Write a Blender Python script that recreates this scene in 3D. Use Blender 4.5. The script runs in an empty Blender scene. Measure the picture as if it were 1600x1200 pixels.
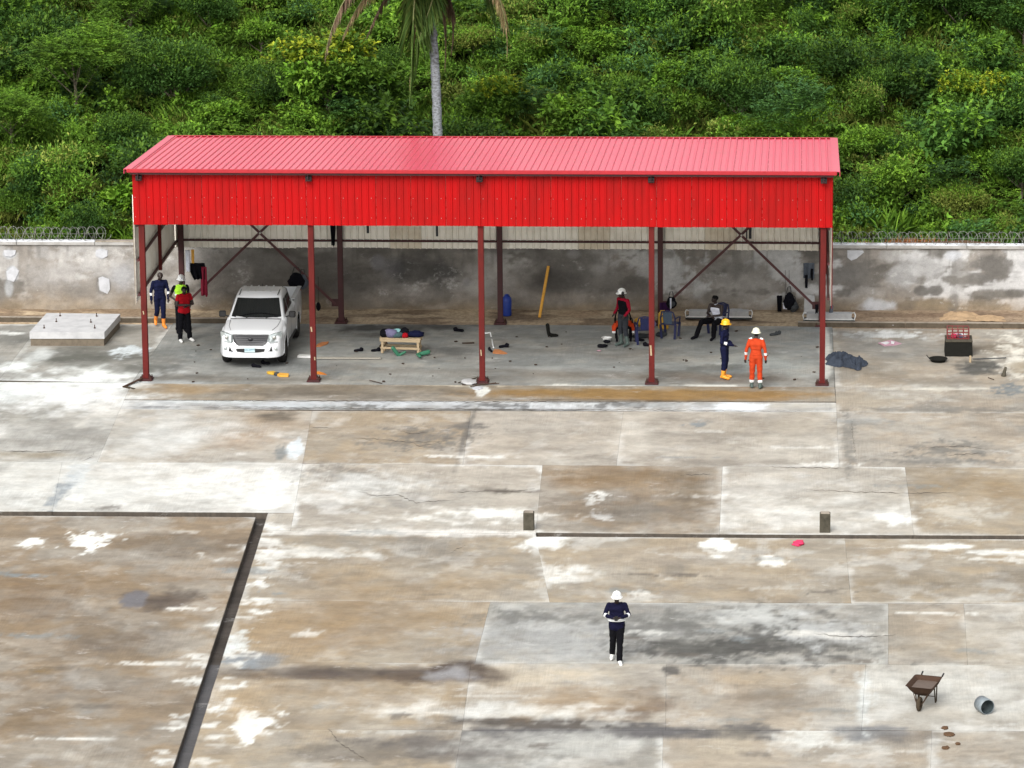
import bpy, bmesh, math, random
import numpy as np
from math import pi, sin, cos, radians as RAD
from mathutils import Vector, Matrix
rnd = random.Random(7); RS = np.random.RandomState(11)
sc = bpy.context.scene
COL = sc.collection

# ------------------------------------------------------------------ camera
CF, CP, CY, CR = 6600.0, 0.241117, 0.06928, -0.009267
CPOS = np.array([18.483932, -115.913174, 28.543365])
def cam_rows():
    f = np.array([-sin(CY)*cos(CP), cos(CY)*cos(CP), -sin(CP)])
    r = np.array([cos(CY), sin(CY), 0.0]); u = np.cross(r, f)
    c, s = cos(CR), sin(CR)
    return np.array([r*c+u*s, -r*s+u*c, f])
CM = cam_rows()
cd = bpy.data.cameras.new('camera'); cam = bpy.data.objects.new('camera', cd); COL.objects.link(cam)
cd.sensor_width = 36; cd.lens = CF/1600*36; cd.clip_start = 1; cd.clip_end = 3000
M = Matrix.Identity(4)
for i in range(3):
    M[i][0], M[i][1], M[i][2], M[i][3] = CM[0][i], CM[1][i], -CM[2][i], CPOS[i]
cam.matrix_world = M
sc.camera = cam
def ray(px, py): return np.array([(px-800)/CF, -(py-600)/CF, 1.0]) @ CM
def G(px, py, z=0.0):
    d = ray(px, py); t = (z-CPOS[2])/d[2]; return CPOS+t*d
def V(px, py, Y):
    d = ray(px, py); t = (Y-CPOS[1])/d[1]; return CPOS+t*d

# ------------------------------------------------------------------ light
SUN_EL, SUN_AZ = RAD(42), RAD(198)      # azimuth clockwise from +Y
w = bpy.data.worlds.new('World'); sc.world = w; w.use_nodes = True
nt = w.node_tree; nt.nodes.clear()
sky = nt.nodes.new('ShaderNodeTexSky'); sky.sky_type = 'NISHITA'; sky.sun_disc = False
sky.sun_elevation = SUN_EL; sky.sun_rotation = SUN_AZ; sky.dust_density = 4; sky.air_density = 1.6
hs = nt.nodes.new('ShaderNodeHueSaturation'); hs.inputs['Saturation'].default_value = 0.15
bg = nt.nodes.new('ShaderNodeBackground'); bg.inputs['Strength'].default_value = 0.15
wo = nt.nodes.new('ShaderNodeOutputWorld')
nt.links.new(sky.outputs[0], hs.inputs['Color']); nt.links.new(hs.outputs[0], bg.inputs[0]); nt.links.new(bg.outputs[0], wo.inputs[0])
sd = bpy.data.lights.new('sun', 'SUN'); sd.energy = 1.3; sd.angle = RAD(28); sd.color = (1, .965, .91)
sun = bpy.data.objects.new('sun', sd); COL.objects.link(sun)
dv = Vector((sin(SUN_AZ)*cos(SUN_EL), cos(SUN_AZ)*cos(SUN_EL), sin(SUN_EL)))
sun.rotation_euler = dv.to_track_quat('Z', 'Y').to_euler()
vs = sc.view_settings; vs.view_transform = 'Standard'; vs.look = 'None'; vs.gamma = 1; vs.use_curve_mapping = False
vs.exposure = 0.58
sc.render.engine = 'CYCLES'

# ------------------------------------------------------------------ helpers
def lin(c):
    return c/12.92 if c <= .04045 else ((c+.055)/1.055)**2.4
def H(h):
    h = h.lstrip('#'); return tuple(lin(int(h[i:i+2], 16)/255) for i in (0, 2, 4))
_T = np.random.RandomState(5).rand(256, 256)
def vnoise(x, y):
    xi = np.floor(x).astype(int); yi = np.floor(y).astype(int); fx = x-xi; fy = y-yi
    fx = fx*fx*(3-2*fx); fy = fy*fy*(3-2*fy)
    a = _T[xi & 255, yi & 255]; b = _T[(xi+1) & 255, yi & 255]; c = _T[xi & 255, (yi+1) & 255]; d = _T[(xi+1) & 255, (yi+1) & 255]
    return (a*(1-fx)+b*fx)*(1-fy)+(c*(1-fx)+d*fx)*fy
def fbm(x, y, o=5, g=.55):
    x = np.asarray(x, float); y = np.asarray(y, float); s = 0; a = 1; t = 0
    for k in range(o):
        s = s+a*vnoise(x+17.3*k, y-9.1*k); t += a; a *= g; x = x*2.03+3.7; y = y*2.03+1.9
    return s/t
def ss(a, b, x):
    t = np.clip((x-a)/(b-a), 0, 1); return t*t*(3-2*t)

def mat(name, color, rough=.7, metal=0, color2=None, scale=6, amt=.5, bump=0, bscale=60, spec=.5, attr=False, stretch=(1, 1, 1), coat=0, trans=0):
    m = bpy.data.materials.new(name); m.use_nodes = True; t = m.node_tree; n = t.nodes; L = t.links
    p = n['Principled BSDF']; p.inputs['Roughness'].default_value = rough; p.inputs['Metallic'].default_value = metal
    p.inputs['Specular IOR Level'].default_value = spec
    if coat: p.inputs['Coat Weight'].default_value = coat; p.inputs['Coat Roughness'].default_value = .08
    tc = n.new('ShaderNodeTexCoord'); mp = n.new('ShaderNodeMapping'); L.new(tc.outputs['Object'], mp.inputs[0]); mp.inputs['Scale'].default_value = stretch
    oi = n.new('ShaderNodeObjectInfo'); om_ = n.new('ShaderNodeMath'); om_.operation = 'MULTIPLY'; om_.inputs[1].default_value = 40; L.new(oi.outputs['Random'], om_.inputs[0]); L.new(om_.outputs[0], mp.inputs['Location'])
    nz = n.new('ShaderNodeTexNoise'); nz.inputs['Scale'].default_value = scale; nz.inputs['Detail'].default_value = 6; nz.inputs['Roughness'].default_value = .65
    L.new(mp.outputs[0], nz.inputs[0])
    mix = n.new('ShaderNodeMix'); mix.data_type = 'RGBA'
    if attr:
        a = n.new('ShaderNodeAttribute'); a.attribute_name = 'Col'; L.new(a.outputs['Color'], mix.inputs[6])
        m2 = n.new('ShaderNodeMix'); m2.data_type = 'RGBA'; m2.blend_type = 'MULTIPLY'; m2.inputs[0].default_value = 1
        L.new(a.outputs['Color'], m2.inputs[6]); m2.inputs[7].default_value = (*(color2 or (.6, .6, .6)), 1); L.new(m2.outputs[2], mix.inputs[7])
    else:
        mix.inputs[6].default_value = (*color, 1); mix.inputs[7].default_value = (*(color2 or tuple(c*.7 for c in color)), 1)
    rp = n.new('ShaderNodeValToRGB'); rp.color_ramp.elements[0].position = .42; rp.color_ramp.elements[1].position = .68
    L.new(nz.outputs[0], rp.inputs[0])
    mu = n.new('ShaderNodeMath'); mu.operation = 'MULTIPLY'; mu.inputs[1].default_value = amt; L.new(rp.outputs[0], mu.inputs[0]); L.new(mu.outputs[0], mix.inputs[0])
    L.new(mix.outputs[2], p.inputs['Base Color'])
    if bump:
        b = n.new('ShaderNodeBump'); b.inputs['Strength'].default_value = bump; b.inputs['Distance'].default_value = .01
        z2 = n.new('ShaderNodeTexNoise'); z2.inputs['Scale'].default_value = bscale; z2.inputs['Detail'].default_value = 4
        L.new(mp.outputs[0], z2.inputs[0]); L.new(z2.outputs[0], b.inputs['Height']); L.new(b.outputs[0], p.inputs['Normal'])
    if trans:
        tr = n.new('ShaderNodeBsdfTranslucent'); L.new(mix.outputs[2], tr.inputs[0]); mx = n.new('ShaderNodeMixShader'); mx.inputs[0].default_value = trans
        o = n['Material Output']; L.new(p.outputs[0], mx.inputs[1]); L.new(tr.outputs[0], mx.inputs[2]); L.new(mx.outputs[0], o.inputs[0])
    return m

def tag(o, label=None, cat=None, group=None, kind=None):
    if label: o['label'] = label
    if cat: o['category'] = cat
    if group: o['group'] = group
    if kind: o['kind'] = kind
    return o
def empty(name, loc=(0, 0, 0), rz=0, label=None, cat=None, group=None, kind=None):
    o = bpy.data.objects.new(name, None); COL.objects.link(o); o.location = tuple(loc); o.rotation_euler = (0, 0, rz); o.empty_display_size = .2
    return tag(o, label, cat, group, kind)
def link(name, me, parent=None):
    o = bpy.data.objects.new(name, me); COL.objects.link(o)
    if parent: o.parent = parent
    return o
def copy_tree(o, parent=None):
    c = o.copy(); COL.objects.link(c); c.parent = parent
    for ch in o.children: copy_tree(ch, c)
    return c

class MB:
    def __init__(s): s.v = []; s.f = []; s.m = []; s.sm = []
    def add(s, vs, fs, m=0, smooth=False):
        b = len(s.v); s.v += [tuple(map(float, v)) for v in vs]
        for f in fs: s.f.append([b+i for i in f]); s.m.append(m); s.sm.append(smooth)
        return s
    def box(s, c, d, rot=(0, 0, 0), m=0, taper=1, bev=0):
        R = Matrix.Rotation(rot[2], 3, 'Z') @ Matrix.Rotation(rot[1], 3, 'Y') @ Matrix.Rotation(rot[0], 3, 'X')
        c = Vector(c)
        if bev <= 0:
            vs = [c+R @ Vector((x*d[0]/2*(taper if z > 0 else 1), y*d[1]/2*(taper if z > 0 else 1), z*d[2]/2)) for z in (-1, 1) for y in (-1, 1) for x in (-1, 1)]
            return s.add(vs, [(0, 2, 3, 1), (4, 5, 7, 6), (0, 1, 5, 4), (2, 6, 7, 3), (0, 4, 6, 2), (1, 3, 7, 5)], m)
        b = bev; hx, hy, hz = d[0]/2, d[1]/2, d[2]/2; rings = []
        for z, k in ((-hz, 1), (-hz+b, 0), (hz-b, 0), (hz, 1)):
            a = k*b
            ring = [(-hx+b, -hy+a), (hx-b, -hy+a), (hx-a, -hy+b), (hx-a, hy-b), (hx-b, hy-a), (-hx+b, hy-a), (-hx+a, hy-b), (-hx+a, -hy+b)]
            rings.append([c+R @ Vector((x, y, z)) for x, y in ring])
        vs = sum(rings, []); fs = []
        for i in range(3):
            for j in range(8): fs.append((i*8+j, i*8+(j+1) % 8, i*8+8+(j+1) % 8, i*8+8+j))
        fs += [tuple(range(7, -1, -1)), tuple(range(24, 32))]
        return s.add(vs, fs, m)
    def cyl(s, a, b, r1, r2=None, n=12, m=0, caps=True, smooth=True):
        return s.tube([a, b], [r1, r2 if r2 is not None else r1], n, m, caps, smooth)
    def tube(s, pts, r, n=8, m=0, caps=True, smooth=True):
        pts = [Vector(p) for p in pts]
        if not isinstance(r, (list, tuple)): r = [r]*len(pts)
        up = Vector((0, 0, 1)); vs = []; prev = None
        for i, p in enumerate(pts):
            t = (pts[min(i+1, len(pts)-1)]-pts[max(i-1, 0)]).normalized()
            if prev is None:
                a = t.cross(up)
                if a.length < .1: a = t.cross(Vector((0, 1, 0)))
            else: a = prev-t*prev.dot(t)
            a.normalize(); prev = a; b = t.cross(a)
            for k in range(n):
                q = 2*pi*k/n; vs.append(p+(a*cos(q)+b*sin(q))*r[i])
        fs = []
        for i in range(len(pts)-1):
            for k in range(n): fs.append((i*n+k, i*n+n+k, i*n+n+(k+1) % n, i*n+(k+1) % n))
        s.add(vs, fs, m, smooth)
        if caps:
            s.add(vs[:n], [tuple(range(n))], m); s.add(vs[-n:], [tuple(range(n-1, -1, -1))], m)
        return s
    def lathe(s, prof, c=(0, 0, 0), n=20, m=0, sx=1, sy=1, R=None, smooth=True):
        vs = []; c = Vector(c)
        for r, z in prof:
            for k in range(n):
                p = Vector((cos(2*pi*k/n)*r*sx, sin(2*pi*k/n)*r*sy, z)); vs.append(c+(R @ p if R else p))
        fs = [(i*n+k, i*n+(k+1) % n, i*n+n+(k+1) % n, i*n+n+k) for i in range(len(prof)-1) for k in range(n)]
        return s.add(vs, fs, m, smooth)
    def ell(s, c, r, m=0, n=14, R=None, disp=None):
        vs = []; k2 = n//2
        for i in range(k2+1):
            th = pi*i/k2
            for j in range(n):
                ph = 2*pi*j/n; p = Vector((sin(th)*cos(ph), sin(th)*sin(ph), cos(th)))
                q = 1+(disp(p) if disp else 0); p = Vector((p.x*r[0]*q, p.y*r[1]*q, p.z*r[2]*q)); vs.append(Vector(c)+(R @ p if R else p))
        fs = [(i*n+j, i*n+n+j, i*n+n+(j+1) % n, i*n+(j+1) % n) for i in range(k2) for j in range(n)]
        return s.add(vs, fs, m, True)
    def prism(s, poly, z0, z1, m=0, M4=None):
        n = len(poly); vs = [(x, y, z0) for x, y in poly]+[(x, y, z1) for x, y in poly]
        if M4: vs = [M4 @ Vector(v) for v in vs]
        return s.add(vs, [tuple(range(n-1, -1, -1)), tuple(range(n, 2*n))]+[(i, (i+1) % n, n+(i+1) % n, n+i) for i in range(n)], m)
    def mesh(s, name, mats):
        me = bpy.data.meshes.new(name); me.from_pydata(s.v, [], s.f)
        for m in (mats if isinstance(mats, (list, tuple)) else [mats]): me.materials.append(m)
        me.polygons.foreach_set('material_index', s.m); me.polygons.foreach_set('use_smooth', s.sm); me.update(); return me
    def build(s, name, mats, parent=None): return link(name, s.mesh(name, mats), parent)

def grid_mesh(name, P, col=None, material=None, smooth=False):
    """P: (ny,nx,3)"""
    ny, nx = P.shape[:2]; me = bpy.data.meshes.new(name)
    idx = np.arange(ny*nx).reshape(ny, nx)
    q = np.stack([idx[:-1, :-1], idx[:-1, 1:], idx[1:, 1:], idx[1:, :-1]], -1).reshape(-1, 4)
    return raw_mesh(name, P.reshape(-1, 3), q, None if col is None else col.reshape(-1, 3), material, smooth)
def raw_mesh(name, verts, faces, col=None, material=None, smooth=False):
    me = bpy.data.meshes.new(name); nv = len(verts); nf = len(faces); k = faces.shape[1]
    me.vertices.add(nv); me.vertices.foreach_set('co', verts.astype(np.float32).ravel())
    me.loops.add(nf*k); me.loops.foreach_set('vertex_index', faces.astype(np.int32).ravel())
    me.polygons.add(nf); me.polygons.foreach_set('loop_start', (np.arange(nf)*k).astype(np.int32)); me.polygons.foreach_set('loop_total', np.full(nf, k, np.int32))
    if smooth: me.polygons.foreach_set('use_smooth', np.ones(nf, bool))
    me.update(calc_edges=True)
    if col is not None:
        a = me.color_attributes.new('Col', 'FLOAT_COLOR', 'POINT'); c = np.ones((nv, 4), np.float32); c[:, :3] = col; a.data.foreach_set('color', c.ravel())
    if material: me.materials.append(material)
    return me

# ------------------------------------------------------------------ materials
MX = {}
MX['conc'] = mat('stained_concrete', (.5, .5, .5), .78, attr=True, color2=(.72, .71, .70), scale=14, amt=.55, bump=.35, bscale=90)
def concrete(name, k=1.0):
    m = bpy.data.materials.new(name); m.use_nodes = True; t = m.node_tree; n = t.nodes; L = t.links; p = n['Principled BSDF']
    tc = n.new('ShaderNodeTexCoord'); at = n.new('ShaderNodeAttribute'); at.attribute_name = 'Col'; cur = at.outputs['Color']
    def noise(scale, st, det=10, ro=.68, off=0):
        mp = n.new('ShaderNodeMapping'); mp.inputs['Scale'].default_value = st; mp.inputs['Location'].default_value = (off, off*.7, 0); L.new(tc.outputs['Object'], mp.inputs[0])
        z = n.new('ShaderNodeTexNoise'); z.inputs['Scale'].default_value = scale; z.inputs['Detail'].default_value = det; z.inputs['Roughness'].default_value = ro; L.new(mp.outputs[0], z.inputs[0]); return z.outputs[0]
    def ramp(o, a, b, va=0, vb=1):
        q = n.new('ShaderNodeMapRange'); q.interpolation_type = 'SMOOTHSTEP'; q.inputs['From Min'].default_value = a; q.inputs['From Max'].default_value = b; q.inputs['To Min'].default_value = va; q.inputs['To Max'].default_value = vb; L.new(o, q.inputs[0]); return q.outputs[0]
    def mul(c, f):
        q = n.new('ShaderNodeVectorMath'); q.operation = 'SCALE'; L.new(c, q.inputs[0]); L.new(f, q.inputs['Scale']); return q.outputs[0]
    def mixto(c, col, f):
        q = n.new('ShaderNodeMix'); q.data_type = 'RGBA'; L.new(f, q.inputs[0]); L.new(c, q.inputs[6]); q.inputs[7].default_value = (*col, 1); return q.outputs[2]
    cur = mul(cur, ramp(noise(1.7, (.75, 1.0, 1), 12, .76), .30, .70, 1-.30*k, 1+.24*k))
    cur = mixto(cur, (.66, .65, .63), ramp(noise(1.0, (.7, 1.1, 1), 14, .78, 5), .57, .66, 0, .5*k))
    cur = mixto(cur, (.20, .17, .14), ramp(noise(.8, (.7, 1.1, 1), 14, .80, 11), .58, .70, 0, .42*k))
    cur = mixto(cur, (.15, .14, .13), ramp(noise(5, (.8, 1.1, 1), 12, .8, 17), .64, .69, 0, .45*k))
    br_ = ramp(noise(26, (1.0, .035, 1), 3, .6, 3), .35, .65, .945, 1.05); mk = ramp(noise(.35, (1, 1, 1), 4, .6, 21), .46, .6)
    q_ = n.new('ShaderNodeMix'); q_.data_type = 'FLOAT'; L.new(mk, q_.inputs[0]); q_.inputs[2].default_value = 1; L.new(br_, q_.inputs[3]); cur = mul(cur, q_.outputs[0])
    g = noise(45, (1, 1, 1), 6, .7, 1); cur = mul(cur, ramp(g, .3, .7, .90, 1.08))
    L.new(cur, p.inputs['Base Color']); L.new(ramp(noise(1.5, (.5, 1, 1), 8, .6, 9), .35, .65, .55, .9), p.inputs['Roughness']); p.inputs['Specular IOR Level'].default_value = .4
    b = n.new('ShaderNodeBump'); b.inputs['Strength'].default_value = .4; b.inputs['Distance'].default_value = .008; L.new(g, b.inputs['Height']); L.new(b.outputs[0], p.inputs['Normal'])
    return m
MX['conc'] = concrete('stained_concrete_slab', .62)
MX['wallc'] = concrete('wall_render', .8)
MX['soil'] = mat('loose_soil', H('8f7a62'), .95, color2=H('b59c7c'), scale=5, amt=.8, bump=.8, bscale=30)
MX['dark'] = mat('joint_filler', (.13, .12, .11), .9)
MX['plinth'] = mat('plinth_concrete', H('b9b9ba'), .8, color2=H('97979a'), scale=3, amt=.6, bump=.4, bscale=50)
MX['plinthd'] = mat('dark_concrete', H('6f6557'), .9, color2=H('544b40'), scale=8, amt=.6, bump=.5)  # darker lower part of the plinth
MX['kerb'] = mat('kerb_concrete', H('9b9184'), .9, color2=H('6f665b'), scale=4, amt=.8, bump=.4)
MX['kerbf'] = mat('dark_kerb_face', H('5c5347'), .9, color2=H('423b32'), scale=4, amt=.8, spec=.2)  # kerb face, darker than its top
MX['post'] = mat('post_concrete', H('4f4b41'), .9, spec=.2, color2=H('38352d'), scale=8, amt=.8, bump=.5)
MX['red'] = mat('red_coated_sheet', (.40, .004, .005), .6, color2=(.24, .008, .007), scale=1.6, amt=.75, spec=.12, stretch=(1, .25, 1))
MX['roof'] = mat('red_roof_sheet', (.80, .035, .11), .40, color2=(.72, .035, .10), scale=1.4, amt=.7, spec=.7, coat=.55)
MX['roof'].node_tree.nodes['Principled BSDF'].inputs['Coat Roughness'].default_value = .22
MX['roof'].node_tree.nodes['Principled BSDF'].inputs['Coat IOR'].default_value = 1.7
MX['primer'] = mat('pale_sheet_back', (.78, .77, .74), .5, color2=(.7, .69, .67), scale=2)
MX['trim'] = mat('red_trim', (.40, .015, .025), .45, spec=.5)
MX['cream'] = mat('cream_sheet', H('f6f2e8'), .55, color2=H('e0d8c9'), scale=1.2, amt=.7, stretch=(1, 1, .3))
MX['creamd'] = mat('soiled_cream_sheet', H('d6cab6'), .6, color2=H('ece5d6'), scale=2, amt=.8, stretch=(1, 1, .4))
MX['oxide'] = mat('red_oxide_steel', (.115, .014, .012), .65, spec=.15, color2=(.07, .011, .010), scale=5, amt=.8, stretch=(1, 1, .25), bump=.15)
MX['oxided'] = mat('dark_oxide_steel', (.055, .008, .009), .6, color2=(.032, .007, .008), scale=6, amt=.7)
MX['brace'] = mat('brace_steel', (.075, .018, .02), .6, color2=(.07, .02, .02), scale=7, amt=.7)
MX['black'] = mat('black_plastic', (.012, .012, .013), .5)
MX['cloth_black'] = mat('black_cloth', (.005, .005, .008), .95, spec=.1, color2=(.012, .012, .016), scale=14, bump=.4)
MX['rwire'] = mat('razor_wire_steel', H('8f8f8a'), .5, metal=.3, color2=H('5f5f5a'), scale=6)
MX['wire'] = mat('galvanised_wire', H('b4b4b0'), .35, metal=.7, color2=H('8a8a84'), scale=20)
MX['white'] = mat('white_paint', (.78, .79, .8), .3, color2=(.7, .7, .71), scale=2, amt=.2)
def flat(name, c, r=.8, **k): 
    MX[name] = mat(name, c, r, color2=tuple(min(1, x*.72) for x in c), scale=k.pop('scale', 9), amt=.7, **({'spec': .12} if r >= .79 else {}), **k); return MX[name]
flat('skin', (.022, .011, .008), .5); flat('skin2', (.026, .014, .009), .5)
flat('navy', (.007, .009, .034), .9, bump=.5); flat('navy2', (.006, .006, .024), .9, bump=.5); flat('blackcl', (.004, .004, .006), .9, bump=.5)
flat('redcl', (.33, .006, .012), .9, bump=.4); flat('jred', (.24, .005, .02), .8, bump=.4); flat('orangecl', (.47, .05, .014), .85, bump=.6, scale=5)
flat('reflect', (.75, .77, .78), .4); flat('hiviz', (.42, .8, .05), .8); flat('whitecl', (.7, .72, .82), .9, bump=.4)
flat('rubber_or', (.75, .24, .03), .5); flat('rubber_or2', (.8, .3, .02), .5); flat('rubber_gn', (.07, .10, .09), .6, scale=5); flat('rubber_gn2', (.03, .16, .09), .6)
flat('helmw', (.82, .83, .82), .3); flat('helmy', (.85, .42, .01), .35); flat('helmc', (.75, .74, .58), .4); flat('shoew', (.7, .7, .68), .6)
flat('tr_grey', (.06, .065, .07), .9, bump=.4); flat('trouser_gr', (.03, .033, .04), .9, bump=.5)
flat('bluepl', (.009, .014, .07), .5); flat('blueback', (.05, .075, .11), .5); flat('yellow', (.62, .36, .03), .5); flat('ywood', (.72, .36, .05), .7, scale=12)
flat('wood', (.40, .31, .20), .85, scale=18, bump=.5, stretch=(.2, 1, 1)); flat('board', (.33, .31, .27), .85, scale=15)
flat('cgreyblue', (.10, .115, .14), .9, bump=.4); flat('rust', (.065, .038, .026), .85, scale=14); flat('rust2', (.06, .045, .03), .85, scale=18)
flat('mud', (.12, .07, .04), .9, scale=16, bump=.6); flat('tyre', (.02, .019, .018), .85, scale=14); flat('silt', (.12, .085, .065), .6, scale=8); flat('pvc', (.19, .22, .24), .45); flat('pvc_shade', (.04, .055, .06), .6)
flat('pink', (.5, .30, .36), .9); flat('pinkrag', (.7, .05, .13), .8); flat('rose', (.32, .03, .06), .9, bump=.3); flat('bluedrum', (.015, .05, .33), .45)
flat('sand', (.40, .28, .17), .95, scale=10, bump=.8); flat('cratered', (.17, .02, .02), .55); flat('blackwet', (.012, .012, .010), .8, scale=6, bump=.4)
flat('cut_orange', (.5, .2, .08), .8); flat('teal', (.25, .5, .5), .9); flat('lav', (.16, .15, .25), .9, bump=.4); flat('tealrag', (.06, .11, .12), .9, bump=.4); flat('stick', (.06, .04, .03), .8)
flat('plaster', (.52, .53, .56), .85, scale=5, bump=.3); flat('greyblock', (.42, .42, .42), .9, scale=8, bump=.4); flat('formwhite', (.72, .72, .70), .6)
flat('seating', (.006, .006, .007), .8)
MX['glass'] = mat('tinted_glass', (.006, .008, .009), .05, spec=.8)
MX['carwhite'] = mat('white_car_paint', (.72, .74, .77), .25, color2=(.68, .70, .73), scale=1.5, amt=.3, coat=.5)
MX['lamp'] = mat('headlight_glass', (.55, .6, .6), .12, metal=.4, color2=(.3, .34, .35), scale=12, amt=.8)
MX['grille'] = mat('dark_grille', (.010, .010, .014), .45)
MX['plate'] = mat('number_plate', (.45, .62, .68), .5, color2=(.55, .68, .6), scale=4)
MX['ink'] = mat('plate_ink', (.03, .06, .2), .6)
MX['leaf'] = mat('leaf', (.1, .1, .1), .6, attr=True, color2=(.75, .8, .7), scale=3, amt=.5, spec=.15, trans=.16)
MX['bark'] = mat('pale_bark', H('6f6757'), .9, color2=H('463f34'), scale=14, amt=.8)
MX['palmtrunk'] = mat('palm_trunk', H('8f9298'), .95, color2=H('45433f'), scale=9, amt=1.0, stretch=(1, 1, 2.2), bump=.8, bscale=25)
MX['terrain'] = mat('hill_soil', H('1a230c'), 1, spec=.0, color2=H('272b12'), scale=1.5, amt=.8)

# ------------------------------------------------------------------ terrain
def hz(x, y):
    x = np.asarray(x, float); y = np.asarray(y, float)
    t = np.clip(y-11, 0, None); z = .25*t
    z = np.where(z > 5.2, 5.2+1.0*(1-np.exp(-(z-5.2)/1.0)), z)
    z = z+ss(10, 14, y)*(fbm(x*.16+3, y*.16+8, 3)-.5)*1.3
    return np.where(y < 10, -.55, np.where(y < 11, -.55*(11-y)+z*(y-10), z))
def HG(px, py):
    d = ray(px, py); t = 110.0
    while t < 260:
        p = CPOS+d*t
        if p[1] > 10 and p[2] < float(hz(p[0], p[1])): break
        t += .05
    return p
xs = np.concatenate([np.linspace(-1500, -40, 14), np.arange(-30, 55, 1.0), np.linspace(65, 1500, 14)])
ys = np.concatenate([np.linspace(-1500, -60, 14), np.arange(-50, 60, 1.0), np.linspace(70, 2000, 16)])
X, Y = np.meshgrid(xs, ys)
tag(link('ground', grid_mesh('ground', np.stack([X, Y, hz(X, Y)], -1), None, MX['terrain'], True)), kind='structure')

# ------------------------------------------------------------------ concrete yard
K = .83
def hexl(h): return np.array(H(h))*K
TAN, PALE, GREY, WHITE, OCHRE, DARK, WARM, DKG = [hexl(h) for h in ('aea193', 'bdb5ac', '9d9b98', 'e0dedd', 'a28c70', '736960', 'aa9b88', '7b7873')]
BL = []   # stains and one painted lit strip: px,py,rx,ry,colour,strength,edge,noise
def stain_or_lit(px, py, rx, ry, c, s=.8, edge=.35, nz=.6, sc_=1.0, z=0):
    g = G(px, py, z); a = G(px+rx, py, z); b = G(px, py-ry, z)
    hc_ = hexl(c); hc_ = hc_*(.56+.44*float(ss(.20, .50, hc_.mean()/K))); s = s*.8 if c == 'ffffff' else s
    BL.append((g[0], g[1], abs(a[0]-g[0]), abs(b[1]-g[1]), hc_, s, edge, nz, sc_))
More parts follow.
